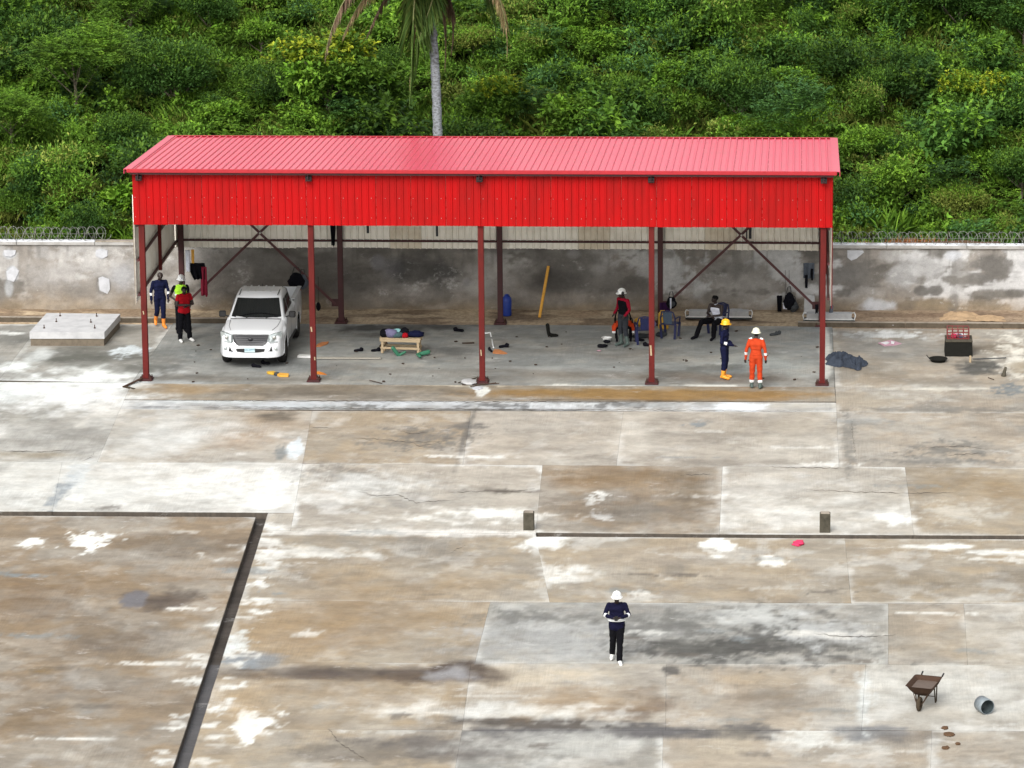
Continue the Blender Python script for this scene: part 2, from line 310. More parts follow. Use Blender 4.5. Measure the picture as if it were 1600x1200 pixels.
# puddles, damp, efflorescence and repair marks seen on the concrete
for a in [
 (250, 938, 55, 17, '6f5f55', .75, .4), (205, 938, 22, 13, '8e8a90', .9, .25), (560, 465, 0.1, .1, '000000', 0),
 (300, 850, 120, 22, '857463', .5, .6), (140, 843, 38, 13, 'ffffff', 1.0, .3, 1.6, 2), (50, 848, 18, 6, 'ffffff', 1.0, .3, 1.6, 2), (120, 905, 200, 16, 'a3835c', .4, .7),
 (40, 940, 80, 40, '9d7b54', .5, .7), (150, 1000, 120, 40, '7f7268', .5, .7), (70, 1048, 25, 8, 'b18f5c', .7, .5), (40, 1130, 60, 30, '93764f', .45, .8),
 (180, 1080, 140, 35, '837366', .4, .8), (570, 1053, 250, 13, '70625a', .85, .4, .3, .6), (715, 1054, 100, 20, '716157', .95, .3, .4, .8), (708, 1054, 42, 12, 'a3a1a6', .8, .4, .5),
 (395, 1032, 45, 12, '9aa0a8', .85, .3), (400, 1132, 32, 18, 'ffffff', 1.0, .3, 1.2, 1.5), (470, 865, 100, 10, 'ffffff', .6, .5, 1.4), (368, 1005, 20, 16, 'e8eef2', .8, .4, 1.2, 2),
 (385, 1100, 60, 40, 'cdb08a', .35, .8), (520, 960, 160, 50, 'b09068', .5, .9), (640, 930, 140, 40, 'b0936c', .45, .9), (460, 1000, 110, 30, 'b8986e', .45, .8), (600, 1085, 160, 30, 'b59770', .4, .8),
 (700, 1166, 170, 24, '8a827d', .85, .4, .5), (560, 1180, 120, 16, '948a80', .6, .5), (980, 1142, 210, 13, '858183', 1.0, .3, .5, .7), (840, 1130, 150, 10, '7a716a', .9, .4), (1150, 1143, 60, 12, '817c7a', .9, .4), (1370, 1145, 75, 14, '96969a', .8, .35, .5), (1420, 1150, 60, 14, '8b8077', .5, .5),
 (990, 1108, 60, 16, '8b715c', .6, .5), (900, 1095, 110, 24, 'b8925f', .5, .8), (850, 1055, 100, 16, 'd8c8b2', .5, .7), (1000, 1085, 40, 10, '9a8168', .4, .6),
 (1100, 950, 0.1, .1, '000000', 0), (880, 1000, 150, 36, 'b2b2b4', .6, .7, 1.2, 1.6), (1210, 1000, 130, 40, '787673', .8, .5, 1.4, 1.6), (860, 965, 110, 12, '84837f', .6, .6, 1.4, 1.6), (1060, 975, 70, 25, 'a8a8a8', .5, .6), (1180, 965, 70, 18, 'c9c9c9', .7, .5, 1.4), (1290, 985, 60, 24, 'c6c6c8', .7, .5, 1.4),
 (1130, 1012, 120, 14, '65635f', .85, .5, 1.4, 1.6), (1040, 985, 90, 26, '807e7a', .6, .6, 1.4, 1.8), (1060, 1008, 40, 12, '7a7875', .5, .5, 1.2), (1380, 980, 60, 50, '9b9489', .35, .8),
 (1049, 1048, 14, 10, '77726e', .8, .4, .8), (1200, 1060, 70, 14, 'bda78b', .5, .8), (1210, 1090, 60, 18, '9d8a74', .5, .7, 1.2), (1380, 1060, 40, 35, 'd9d6d2', .6, .7), (1480, 1080, 150, 40, 'd5d3d0', .6, .8, 1.), (1350, 1085, 14, 40, 'dfe2e4', .7, .5, 1),
 (1270, 1155, 50, 12, 'e0dfdd', .6, .5, 1.6, 2), (1500, 1010, 90, 30, 'b3a48f', .4, .8), (890, 1165, 140, 22, 'c2c0bd', .7, .6, .8), (1130, 1165, 80, 25, 'bfb3a2', .5, .8), (760, 1110, 200, 12, 'ffffff', .5, .6, 1.2),
 # mid rows
 (200, 760, 240, 35, 'e6e6e6', .55, .8, .9), (420, 765, 45, 36, 'ffffff', .9, .5, .7), (270, 745, 180, 14, 'c4bdb5', .4, .8), (95, 770, 12, 28, 'a2a8b0', .8, .6, 1.4, 2), (120, 745, 20, 20, 'cfd4da', .5, .6, 1.4, 2),
 (300, 670, 110, 28, 'dcdcdc', .55, .8, .8), (240, 690, 70, 30, 'dfe0e1', .5, .8), (420, 660, 60, 16, 'b59b7c', .5, .8), (440, 650, 30, 8, '857c71', .7, .6), (380, 690, 60, 14, 'bb9e80', .5, .8), (458, 703, 16, 16, 'd9dfe6', 1.0, .15, .3), (440, 705, 10, 12, '9a9ea0', .8, .4),
 (660, 683, 70, 14, '8e8d8c', .6, .6, 2.2, 3), (727, 683, 6, 40, '8e8a86', .7, .5, .8), (745, 668, 35, 5, '8b8886', .7, .5, 1.4), (520, 740, 50, 12, '938d88', .5, .6, 2, 3), (560, 757, 110, 14, 'e4e4e4', .6, .7, 1.2), (800, 767, 45, 4, '7d736b', .7, .5, 1.6, 2),
 (640, 775, 50, 16, 'a6a29f', .4, .7, 2, 2), (750, 805, 100, 10, 'f4f2f0', .8, .6, 1.4), (640, 832, 220, 5, 'f0ecea', .7, .6, 1.2), (850, 845, 45, 14, 'ffffff', .95, .4, 1.), (420, 845, 26, 5, 'f4f2f0', .8, .5, 1.2), (690, 858, 60, 16, '9b948d', .5, .7, 1.4), (560, 845, 120, 16, 'a09a93', .45, .7, 1),
 (60, 640, 120, 30, '9f9b93', .6, .8), (100, 680, 110, 24, '94908a', .5, .8), (80, 620, 150, 22, 'e9e9eb', .95, .6, .9), (150, 592, 100, 16, 'eceef0', .95, .6, .9), (330, 752, 130, 26, 'ecebea', .8, .7, .9), (20, 610, 60, 20, 'dfe2e4', .7, .6, 1), (30, 712, 80, 7, 'a8987e', .6, .6), (170, 640, 30, 20, 'e2ddd8', .5, .7, 1),
 (140, 556, 110, 17, '82817a', .95, .6, .5), (230, 575, 40, 10, '8b8a84', .8, .6, .5), (200, 548, 26, 9, 'd5dbe2', .9, .3, 1.2, 2), (200, 515, 40, 10, '8a867d', .5, .7), (30, 575, 26, 9, 'eff2f4', .9, .5, .8), (60, 557, 20, 12, 'e3e6e8', .6, .6), (15, 530, 40, 14, '8c8a85', .7, .6), (20, 520, 25, 3, 'e6e6e6', .8, .5, 1.4),
 (900, 755, 60, 10, 'a7865c', .6, .8), (1000, 745, 110, 14, 'a3845c', .55, .8), (930, 777, 16, 10, 'f4f2f0', .9, .3, 1.8, 2), (935, 805, 22, 5, 'f0eeee', .8, .3, 1.4, 2), (960, 800, 120, 24, '8d8379', .6, .8), (1080, 780, 50, 40, '8d8172', .5, .8),
 (1250, 800, 120, 22, 'eeecea', .6, .8, 1), (1200, 760, 70, 24, 'dcd9d6', .5, .8), (1400, 812, 32, 10, 'ffffff', .9, .4, .8), (1480, 755, 70, 20, 'b0946a', .5, .8), (1570, 770, 60, 26, 'b2946a', .55, .8), (1500, 800, 60, 14, 'd6d0c8', .5, .6, 1.4, 2),
 (1123, 852, 25, 11, 'ffffff', 1.0, .25, .9, 1), (1118, 870, 12, 3, 'ffffff', .9, .3), (1212, 876, 24, 8, 'f4f0ec', .9, .3, 1), (1480, 855, 55, 5, 'ffffff', .8, .4, .8), (1560, 864, 70, 5, 'ffffff', .8, .4, .8), (1050, 870, 120, 20, 'b3a99f', .4, .8), (890, 895, 40, 14, 'e9e6e3', .8, .5, 1.2), (1055, 888, 20, 16, '96918c', .5, .7), (1400, 910, 180, 16, 'a0917d', .45, .8), (1600, 905, 70, 20, '978a7b', .5, .8),
 (1480, 703, 55, 12, '8a8885', .6, .6, 1.8, 2.5), (1325, 685, 10, 40, '979490', .6, .6, 1.8, 3), (1240, 690, 70, 30, 'd3cdc5', .5, .8), (1090, 663, 16, 6, '9aa0a5', .8, .5, 1.6, 3), (1000, 680, 40, 30, 'd8d2ca', .5, .8), (1200, 670, 80, 20, 'a89c8c', .5, .8),
 (1455, 720, 110, 4, '8a8886', .5, .6, 1.8, 3),
 # right of the shed
 (1400, 552, 90, 20, '9e9d9b', .6, .8), (1395, 522, 60, 6, 'e6e6e8', .8, .5, 1.6, 2), (1340, 525, 40, 10, '8b8b8e', .5, .7), (1530, 575, 42, 11, '6b6863', .85, .35, .6), (1540, 545, 60, 14, '8f7f6b', .7, .7), (1460, 595, 120, 6, '9c8c79', .5, .8), (1370, 578, 90, 14, 'a3937f', .5, .8),
 (1590, 560, 30, 26, 'efe9e0', .7, .5, 1.6, 1.5), (1600, 575, 30, 10, 'a58c66', .6, .5), (1450, 607, 80, 3, 'e9e3da', .6, .5, 1.2), (1585, 608, 30, 7, '8e9499', .8, .5, 2, 2.5), (1480, 640, 150, 4, '8c8883', .5, .6, 1.4, 2), (1340, 625, 60, 14, 'b9ae9e', .5, .8),
 ]: stain_or_lit(*a)
for k_ in range(46):      # lime bleeding along both edges of the drain
    yy_ = rnd.uniform(812, 1200); t_ = (yy_-803)*.325; sd_ = rnd.random() < .6
    stain_or_lit((424-t_*.95+rnd.uniform(4, 26)) if sd_ else (396-t_*1.02-rnd.uniform(2, 18)), yy_, rnd.uniform(8, 24), rnd.uniform(2, 6), 'e8e6e4', rnd.uniform(.5, .9), .5, 1.4, 2.5)
for k_ in range(60):      # scattered lime streaks and darker wipes
    stain_or_lit(rnd.uniform(0, 1600), rnd.uniform(650, 1190), rnd.uniform(15, 70), rnd.uniform(1.5, 5), rnd.choice(['f0eeec', 'e4e0dc', '8b8178', '9aa0a4']), rnd.uniform(.3, .75), .5, 1.6, 2)
# the shed floor and its apron
SF = [(300, 555, 60, 10, '9aa0a2', .4, .8), (275, 597, 60, 4, 'b9bcc0', .8, .5), (620, 512, 90, 7, '5f5d5a', .8, .4), (690, 508, 60, 5, '605e5b', .8, .4), (600, 523, 60, 6, '656360', .7, .5), (700, 548, 60, 6, '77797a', .6, .6, .8),
 (1200, 570, 120, 16, 'a8aeb0', .6, .8), (1120, 575, 60, 7, '6a6762', .5, .6, 1), (1060, 582, 60, 5, '6d6a64', .5, .6, 1), (860, 562, 180, 14, '989ca0', .5, .8), (1290, 550, 10, 45, 'd9d7d3', .9, .3, .2),  # pale strip at the right end paints in the unshaded, lit floor
 (450, 570, 100, 8, '83858a', .4, .8), (1400, 550, .1, .1, '000000', 0), (860, 575, 120, 3, 'b8babd', .5, .6), (800, 583, 60, 3, 'a5a8ac', .6, .6, 1.2), (360, 590, 200, 7, '877f75', .6, .7), (900, 585, 300, 8, '9d948b', .6, .7), (1130, 590, 120, 10, '93857a', .7, .6),
 (950, 603, 60, 1.6, 'eeece8', .9, .3, .8), (880, 602, 60, 1.3, 'e6e4e0', .8, .3, 1), (1100, 602, 60, 1.5, 'e8e6e2', .7, .3, 1)]
AP = [(1040, 617, 290, 10, 'b8935f', .9, .4, .4), (560, 606, 200, 8, '9b8a76', .6, .8), (300, 608, 100, 10, 'b99d78', .7, .6), (450, 615, 110, 9, '8f8477', .6, .7), (620, 618, 120, 8, '8d857c', .6, .7, 1), (755, 612, 10, 8, 'e6e6e4', .9, .25), (745, 606, 12, 3, 'd2d8de', .9, .3), (1000, 627, 300, 1.4, '6a5540', .8, .5), (700, 602, 90, 2, 'e0d4c4', .7, .5, 1.2), (1180, 606, 100, 4, 'a9835a', .5, .7)]
WS = [(600, 632, 300, 6, 'd4d9e2', .7, .7, 1.0), (900, 632, 140, 6, 'd9dde3', .7, .5, 1.6, 2), (1150, 637, 45, 9, 'e9eef6', 1.0, .25, .8), (780, 633, 60, 4, '7f7f80', .7, .5, 1.6, 2), (980, 634, 60, 5, '807f80', .7, .5, 1.6, 2), (330, 627, 90, 4, 'd6dade', .8, .4, .8), (640, 640, 400, 1.6, '6a6864', .7, .5, 1), (1250, 634, 60, 5, 'cfc9c0', .6, .7), (470, 634, 90, 4, 'c9cfd6', .7, .5, 1), (560, 635, 40, 4, '83827f', .7, .5, 1.4, 2), (1050, 632, 60, 4, 'b5b7ba', .6, .5, 1.4)]
def add_extra(lst, z): 
    for a in lst: stain_or_lit(*a, **{'z': z})

def conc_color(X, Y, base, ochre=.5, white=.3, grey=.4, seed=0, edge=None):
    s = seed*13.7
    c = np.broadcast_to(base, X.shape+(3,)).copy()
    def mix(c, col, a): return c*(1-a[..., None])+col*a[..., None]
    n1 = fbm(X*.4+s, Y*.32+s, 5, .6); n2 = fbm(X*.8-s, Y*.7+s, 5, .6); n3 = fbm(X*.42+s*2, Y*.55, 6, .62)
    c = mix(c, OCHRE, ochre*ss(.46, .70, n1)*.52)
    c = mix(c, GREY, grey*ss(.45, .62, n2))
    c = mix(c, DARK, .34*ss(.54, .72, n3))
    c = mix(c, WHITE, white*ss(.55, .70, fbm(X*.9+s+40, Y*.8-s, 6, .64)))
    n4 = fbm(X*.7+90+s, Y*1.0, 6, .66); c = mix(c, PALE, .35*ss(.5, .62, n4)); c = mix(c, DARK, .22*ss(.55, .66, fbm(X*.8-30, Y*1.3+s, 6, .66)))
    if edge is not None:
        ne = fbm(X*1.6+s, Y*1.6+7, 5, .65); c = mix(c, WHITE, np.clip(white*1.5, 0, .9)*ss(.62, .25, edge/.5+ne*.9-.2)*ss(.46, .60, fbm(X*.45+s, Y*.35-s, 3)))
    for (bx, by, rx, ry, col, st, ed, nz, scl) in BL:
        if st <= 0: continue
        if np.sqrt(((X-bx)/rx)**2+((Y-by)/ry)**2).min() > 2.2: continue
        wq = .55*min(1.3, .5+nz); d = np.sqrt(((X-bx)/rx+wq*(fbm((X-bx)/rx*1.3+bx*3, (Y-by)/ry*1.3+by, 4)-.5)*2)**2+((Y-by)/ry+wq*(fbm((X-bx)/rx*1.3-bx, (Y-by)/ry*1.3+by*5, 4)-.5)*2)**2)
        n = fbm(X*2.3*scl+bx, Y*2.3*scl*.8+by, 5, .65)-.5
        c = mix(c, col, np.clip(st*1.12*(1-ss(1-ed*1.3, 1+ed*.7, d+n*nz*2))*(.78+.44*fbm(X*3+bx, Y*3, 4)), 0, 1))
    f = fbm(X*6, Y*4, 3, .7); sp = fbm(X*11+5, Y*9, 2)
    c = c*(1+(f-.5)*.2)[..., None]*np.array([.985, 1.0, .955])
    return np.clip(c, .01, .9)

yard = empty('yard_paving', (0, 0, 0), kind='structure')
bs = MB(); bs.box((8, -15, -.5), (60, 46, .06)); bs.build('sub_base', MX['dark'], yard)
NS = [0]
def slab(q, base, ochre=.5, white=.3, grey=.4, z=0.0, depth=.45, parent=yard, gap=.002, name='slab', edgew=True, world=False, seed=None, wob=.012):
    """q = four corners TL,TR,BR,BL as seen in the survey picture, put on the ground"""
    NS[0] += 1; seed = NS[0] if seed is None else seed
    P = [np.array(p, float) if world else G(p[0], p[1], z) for p in q]
    TL, TR, BR, BL_ = [p[:2] for p in P]
    ctr = (TL+TR+BR+BL_)/4
    W = max(np.linalg.norm(TR-TL), np.linalg.norm(BR-BL_)); D = max(np.linalg.norm(TL-BL_), np.linalg.norm(TR-BR))
    gx, gy = gap/W, gap/D
    nx = int(W/.06)+2; ny = int(D/.15)+2
    u, v = np.meshgrid(np.linspace(gx, 1-gx, nx), np.linspace(gy, 1-gy, ny))
    XY = (BL_*(1-u)[..., None]+BR*u[..., None])*(1-v)[..., None]+(TL*(1-u)[..., None]+TR*u[..., None])*v[..., None]
    X, Y = XY[..., 0].copy(), XY[..., 1].copy()
    # slightly uneven cast edges
    wx = (fbm(Y*1.8+seed*3, Y*0+seed, 4)-.5)*wob*2; wy = (fbm(X*1.3+seed*5, X*0, 4)-.5)*wob*2
    ex = np.minimum(u, 1-u)*W; ey = np.minimum(v, 1-v)*D
    X -= np.sign(u-.5)*np.abs(wx)*np.exp(-ex/.1); Y -= np.sign(v-.5)*np.abs(wy)*np.exp(-ey/.2)
    Z = z+(fbm(X*.5+seed, Y*.5, 3)-.5)*.01
    col = conc_color(X, Y, base, ochre, white, grey, seed, np.minimum(ex, ey) if edgew else None)
    n = nx*ny; idx = np.arange(n).reshape(ny, nx)
    per = np.concatenate([idx[0, :], idx[1:, -1], idx[-1, -2::-1], idx[-2:0:-1, 0]])
    V3 = np.stack([X, Y, Z], -1).reshape(-1, 3)
    du = (BR-BL_)/np.linalg.norm(BR-BL_); dv_ = (TL-BL_)/np.linalg.norm(TL-BL_); iu = per % nx; iv = per//nx
    off = du*((iu == nx-1).astype(float)-(iu == 0))[:, None]+dv_*((iv == ny-1).astype(float)-(iv == 0))[:, None]
    led = V3[per].copy(); led[:, :2] += off*.014; led[:, 2] -= .004+.0006*(seed % 7); low = led.copy(); low[:, 2] = z-depth
    cc = col.reshape(-1, 3); m = len(per); V4 = np.concatenate([V3, V3[per], led, led, low])
    sk = np.concatenate([cc[per]*.62, cc[per]*.62, np.broadcast_to(hexl('5a5249'), (2*m, 3))*(0.8+.4*RS.rand(2*m, 1))])
    i = np.arange(m); j = (i+1) % m
    q1 = np.stack([idx[:-1, :-1], idx[:-1, 1:], idx[1:, 1:], idx[1:, :-1]], -1).reshape(-1, 4); q2 = np.concatenate([np.stack([n+i, n+m+i, n+m+j, n+j], -1), np.stack([n+2*m+i, n+3*m+i, n+3*m+j, n+2*m+j], -1)])
    me = raw_mesh(name, V4, np.concatenate([q1, q2]), np.concatenate([cc, sk]), MX['conc'])
    return link(name, me, parent)

# strip north-west of the shed
slab([(-420, 505), (62, 506.5), (-2, 594), (-540, 594)], GREY, .1, .35, .5)
slab([(62, 506.5), (270, 507), (206, 598), (-2, 594)], GREY, .1, .4, .5)
slab([(-540, 594), (206, 598), (152, 722), (-720, 720)], hexl('c9c6c3'), .1, .8, .5)
slab([(-720, 720), (97, 722), (82, 799), (-800, 797)], hexl('cdcac6'), .2, .6, .4)
slab([(97, 722), (473, 724), (459, 801), (82, 799)], hexl('d3d0cd'), .1, .9, .25)
# row just below the shed
slab([(188, 639), (488, 642), (473, 724), (152, 722)], PALE, .5, .5, .3)
slab([(488, 642), (736, 642), (723, 726), (473, 724)], WARM, .35, .3, .35)
slab([(736, 642), (974, 643), (963, 727.5), (723, 726)], PALE, .35, .35, .3)
slab([(974, 643), (1307, 644), (1311, 729.3), (963, 727.5)], PALE, .3, .35, .3)
slab([(1307, 644), (2100, 648), (2130, 733), (1311, 729.3)], TAN, .2, .25, .5)
# beside the shed, right
slab([(1300.6, 512.0), (1624, 514), (1640, 646), (1306.8, 644)], TAN, .25, .35, .5)
slab([(1624, 514), (2080, 517), (2100, 648), (1640, 646)], TAN, .4, .35, .4)
# next rows
slab([(473, 724.3), (848, 726.9), (837, 834), (454, 829)], PALE, .35, .6, .35)
slab([(419, 802), (459, 802), (454, 829), (410.6, 829)], PALE, .2, .5, .4)
slab([(848, 726.9), (1129, 728.7), (1124, 834.5), (837, 832)], hexl('9c8b78'), .6, .2, .5)
slab([(1129, 728.7), (1414, 730), (1428, 836), (1124, 834.5)], PALE, .2, .6, .3)
slab([(1414, 730), (2130, 733.3), (2160, 839), (1428, 836)], WARM, .6, .35, .3)
slab([(410.6, 829), (837, 834.5), (859, 941), (376.5, 938)], WARM, .6, .35, .4)
slab([(836, 838.5), (1320, 841.5), (1330, 942), (859, 941)], WARM, .4, .45, .4)
slab([(1320, 841.5), (2160, 845), (2190, 946), (1330, 942)], WARM, .5, .45, .35)
slab([(376.5, 938), (766, 941), (742, 1036), (346, 1034)], WARM, .8, .25, .3)
slab([(766, 941), (1388, 943), (1388, 1038), (742, 1036)], GREY, .05, .35, .6)
slab([(1388, 943), (1506, 943.5), (1512, 1039), (1388, 1038)], TAN, .3, .3, .4)
slab([(1506, 943.5), (2190, 947), (2230, 1044), (1512, 1039)], PALE, .5, .3, .3)
slab([(346, 1034), (736, 1036), (722, 1141), (313, 1139)], WARM, .7, .3, .3)
slab([(736, 1036), (1041, 1037), (1040, 1141), (722, 1141)], PALE, .7, .4, .2)
slab([(1041, 1037), (1353, 1038), (1346, 1141), (1040, 1141)], TAN, .4, .3, .45)
slab([(1353, 1038), (2230, 1044), (2260, 1146), (1346, 1141)], PALE, .15, .5, .35)
slab([(313, 1139), (722, 1141), (700, 1262), (276, 1260)], WARM, .6, .35, .4)
slab([(722, 1141.2), (1036, 1141.2), (1034, 1262), (700, 1262)], GREY, .1, .5, .4)
slab([(1036, 1141.2), (1456, 1141.9), (1452, 1264), (1034, 1262)], TAN, .35, .45, .4)
slab([(1456, 1141.9), (2260, 1146.2), (2300, 1268), (1452, 1264)], TAN, .3, .4, .4)
slab([(276, 1260), (1034, 1262), (1020, 1400), (232, 1396)], WARM, .5, .35, .4)
slab([(1034, 1262), (2300, 1268), (2350, 1408), (1020, 1400)], TAN, .4, .35, .4)
# big pour left of the drain
slab([(-820, 801), (399, 808), (258, 1236), (-1300, 1225)], hexl('94826e'), .5, .22, .45, gap=.004)
slab([(-1300, 1225), (258, 1236), (205, 1396), (-1500, 1385)], WARM, .5, .3, .45)
# shed floor, apron, white strip
nb = len(BL); add_extra(SF, .03)
slab([(271, 505), (1300, 510), (1304, 605), (206, 599)], hexl('97999a'), .05, .12, .5, z=.02, edgew=False)
del BL[nb:]; nb = len(BL); add_extra(AP, .0)
slab([(206, 599), (1304, 605), (1306, 628), (194.8, 624)], hexl('9d9284'), .45, .15, .4, z=.02)
del BL[nb:]; nb = len(BL); add_extra(WS, .0)
slab([(194.8, 624.6), (1306, 628.6), (1307, 643.6), (188, 639)], hexl('bdbfc4'), .05, .7, .5, z=.0)
del BL[nb:]
# drain bottom and small silt piece
dz = -.16; e_ = [G(392, 803, dz), G(424, 803, dz), G(240, 1390, dz), G(196, 1390, dz)]
nl_ = 240; u, v = np.meshgrid(np.linspace(0, 1, 5), np.linspace(0, 1, nl_)); Pq = (e_[0]*(1-u)[..., None]+e_[1]*u[..., None])*(1-v)[..., None]+(e_[3]*(1-u)[..., None]+e_[2]*u[..., None])*v[..., None]
cq = hexl('453e37')*(.6+.8*fbm(Pq[..., 1]*1.1, Pq[..., 0]*3, 4))[..., None]; cq = np.where((Pq[..., 1] < -26)[..., None], cq*.7+hexl('7d8189')*.3, cq)
link('drain_floor', grid_mesh('drain_floor', Pq, cq, MX['conc']), yard)
def crack(pts, wd_=.016, col='dark', amp=.06):
    P_ = [G(*p_) for p_ in pts]; L_ = []
    for a_, b_ in zip(P_[:-1], P_[1:]):
        n_ = max(3, int(np.linalg.norm(b_-a_)/.08))
        for i_ in range(n_): L_.append(a_+(b_-a_)*i_/n_)
    L_.append(P_[-1]); m_ = MB(); vs_ = []
    for i_, p_ in enumerate(L_):
        j_ = (rnd.random()-.5)*amp*2; w_ = wd_*(.4+1.2*rnd.random())*(1-abs(2*i_/len(L_)-1)**3); q_ = p_+np.array([(rnd.random()-.5)*amp, j_, .009]); vs_ += [(q_[0], q_[1]-w_, q_[2]), (q_[0], q_[1]+w_, q_[2])]
    m_.add(vs_, [(2*i_, 2*i_+2, 2*i_+3, 2*i_+1) for i_ in range(len(L_)-1)]); return m_.build('crack', MX['crackm'], yard)
MX['crackm'] = mat('crack_dirt', (.12, .105, .09), .95, spec=.1)
for pts in ([(690, 771), (740, 768), (790, 769), (840, 764)], [(555, 766), (585, 775), (620, 773), (650, 786), (720, 780)], [(545, 684), (580, 686), (640, 691), (700, 690)], [(485, 668), (520, 669)], [(1250, 765), (1330, 769), (1420, 771), (1500, 770)], [(1060, 743), (1110, 741)],
            [(700, 868), (715, 858), (728, 851)], [(1200, 730), (1260, 731), (1330, 732)], [(0, 705), (60, 706), (112, 704)], [(150, 705), (142, 715), (128, 722)], [(512, 1135), (520, 1150), (532, 1162), (575, 1190)], [(1330, 655), (1334, 690), (1337, 715)], [(1440, 700), (1500, 697), (1545, 702)], [(1470, 712), (1540, 708)],
            [(1270, 990), (1330, 996), (1400, 992)], [(240, 632), (400, 636), (560, 638), (800, 640), (1000, 641), (1290, 643)], [(215, 626), (420, 627), (640, 628), (900, 629), (1140, 630)], [(620, 672), (640, 678), (668, 676)], [(640, 690), (655, 697), (680, 694)]):
    crack(pts)
# ------------------------------------------------------------------ kerb, dirt strip, sand
def strip_y(px, py): return G(px, py)[1]
ky = strip_y(100, 503.5)
kb = empty('kerb', (0, ky, 0), kind='structure')
for x0, x1 in ((-14, -9.5), (-9.5, -6), (-6, -2.6), (-2.6, 1.9), (18.5, 21.7), (21.7, 24.6), (24.6, 29), (29, 36)):
    b = MB(); b.box(((x0+x1)/2, 0, .03), (x1-x0-.012, .14, .24)); b.box(((x0+x1)/2, .003, .158), (x1-x0-.012, .13, .016), m=1, bev=.004); b.build('kerb_stone', [MX['kerbf'], MX['kerb']], kb)
nx, ny = 500, 26
u, v = np.meshgrid(np.linspace(-14, 36, nx), np.linspace(ky-.30, 9.35, ny))
soilh = -.03*ss(ky-.1, ky-.2, v)+.01+.08*fbm(u*1.2, v*2, 4)*ss(ky, ky+.5, v)+.05*ss(8.4, 8.9, v)
sc1 = hexl('c9b496'); 
scol = sc1*(1-ss(.42, .6, fbm(u*.7, v*2.2, 5)))[..., None]+hexl('8f7b64')*ss(.42, .6, fbm(u*.7, v*2.2, 5))[..., None]
k2 = ss(.55, .7, fbm(u*.5+30, v*1.2, 5)); scol = scol*(1-k2[..., None])+hexl('b9a184')*k2[..., None]
k3 = ss(18, 22, u)*.6; scol = scol*(1-k3[..., None])+hexl('7d6654')*k3[..., None]
MX['soila'] = mat('dirt_strip', (.3, .3, .3), .97, attr=True, color2=(.5, .46, .42), scale=8, amt=.9, bump=1, bscale=22)
tag(link('dirt_strip', grid_mesh('dirt_strip', np.stack([u, v, soilh], -1), scol, MX['soila'], True)), kind='structure')
def pile(px, py, rx, ry, h, m, name, label, cat, seed=0, kind=None):
    g = G(px, py); nn = 40; u, v = np.meshgrid(np.linspace(-1, 1, nn), np.linspace(-1, 1, nn)); r = np.sqrt(u*u+v*v)
    n = fbm(u*2.2+seed, v*2.2, 5); z = h*np.clip(1-r-(n-.5)*.9, 0, 1)**.8*(.7+.6*fbm(u*5, v*5+seed, 3))-.012
    o = link(name, grid_mesh(name, np.stack([u*rx, v*ry, z], -1), None, m, True)); o.location = (g[0], g[1], .06)
    return tag(o, label, cat, kind=kind)
pile(1500, 498, .62, .55, .16, MX['sand'], 'sand_pile', 'low heap of pale orange sand on the dirt at the foot of the wall', 'sand pile')
pile(1545, 500, .5, .4, .09, MX['sand'], 'sand_pile', 'flatter second spill of pale sand just right of the sand heap', 'sand pile', 3)

# ------------------------------------------------------------------ perimeter wall
wa, wb = np.array([-5.83, 8.64]), np.array([25.32, 9.24])
wd = (wb-wa)/np.linalg.norm(wb-wa); wn = np.array([wd[1], -wd[0]])
def WP(s, z, off=0):   # s metres along wall from the left picture edge
    p = wa+wd*s-wn*0+wn*off; return (p[0], p[1], z)
def Wpx(px, py):       # picture point on the wall's face -> (s, z)
    d = ray(px, py); n3 = np.array([wn[0], wn[1], 0]); t = ((np.array([wa[0], wa[1], 0])-CPOS) @ n3)/(d @ n3); p = CPOS+t*d
    return float((p[:2]-wa) @ wd), float(p[2])
def wtop(s): return 2.10-.10*(s/31)
wl = empty('perimeter_wall', WP(0, 0), 0, 'long grey rendered concrete wall with coping running behind the red shed', 'wall')
wl.rotation_euler = (0, 0, math.atan2(wd[1], wd[0]))
s, z = np.meshgrid(np.arange(-9, 42, .045), np.linspace(-.3, 1, 52)); 
zz = np.where(z < 0, z, z*wtop(s))
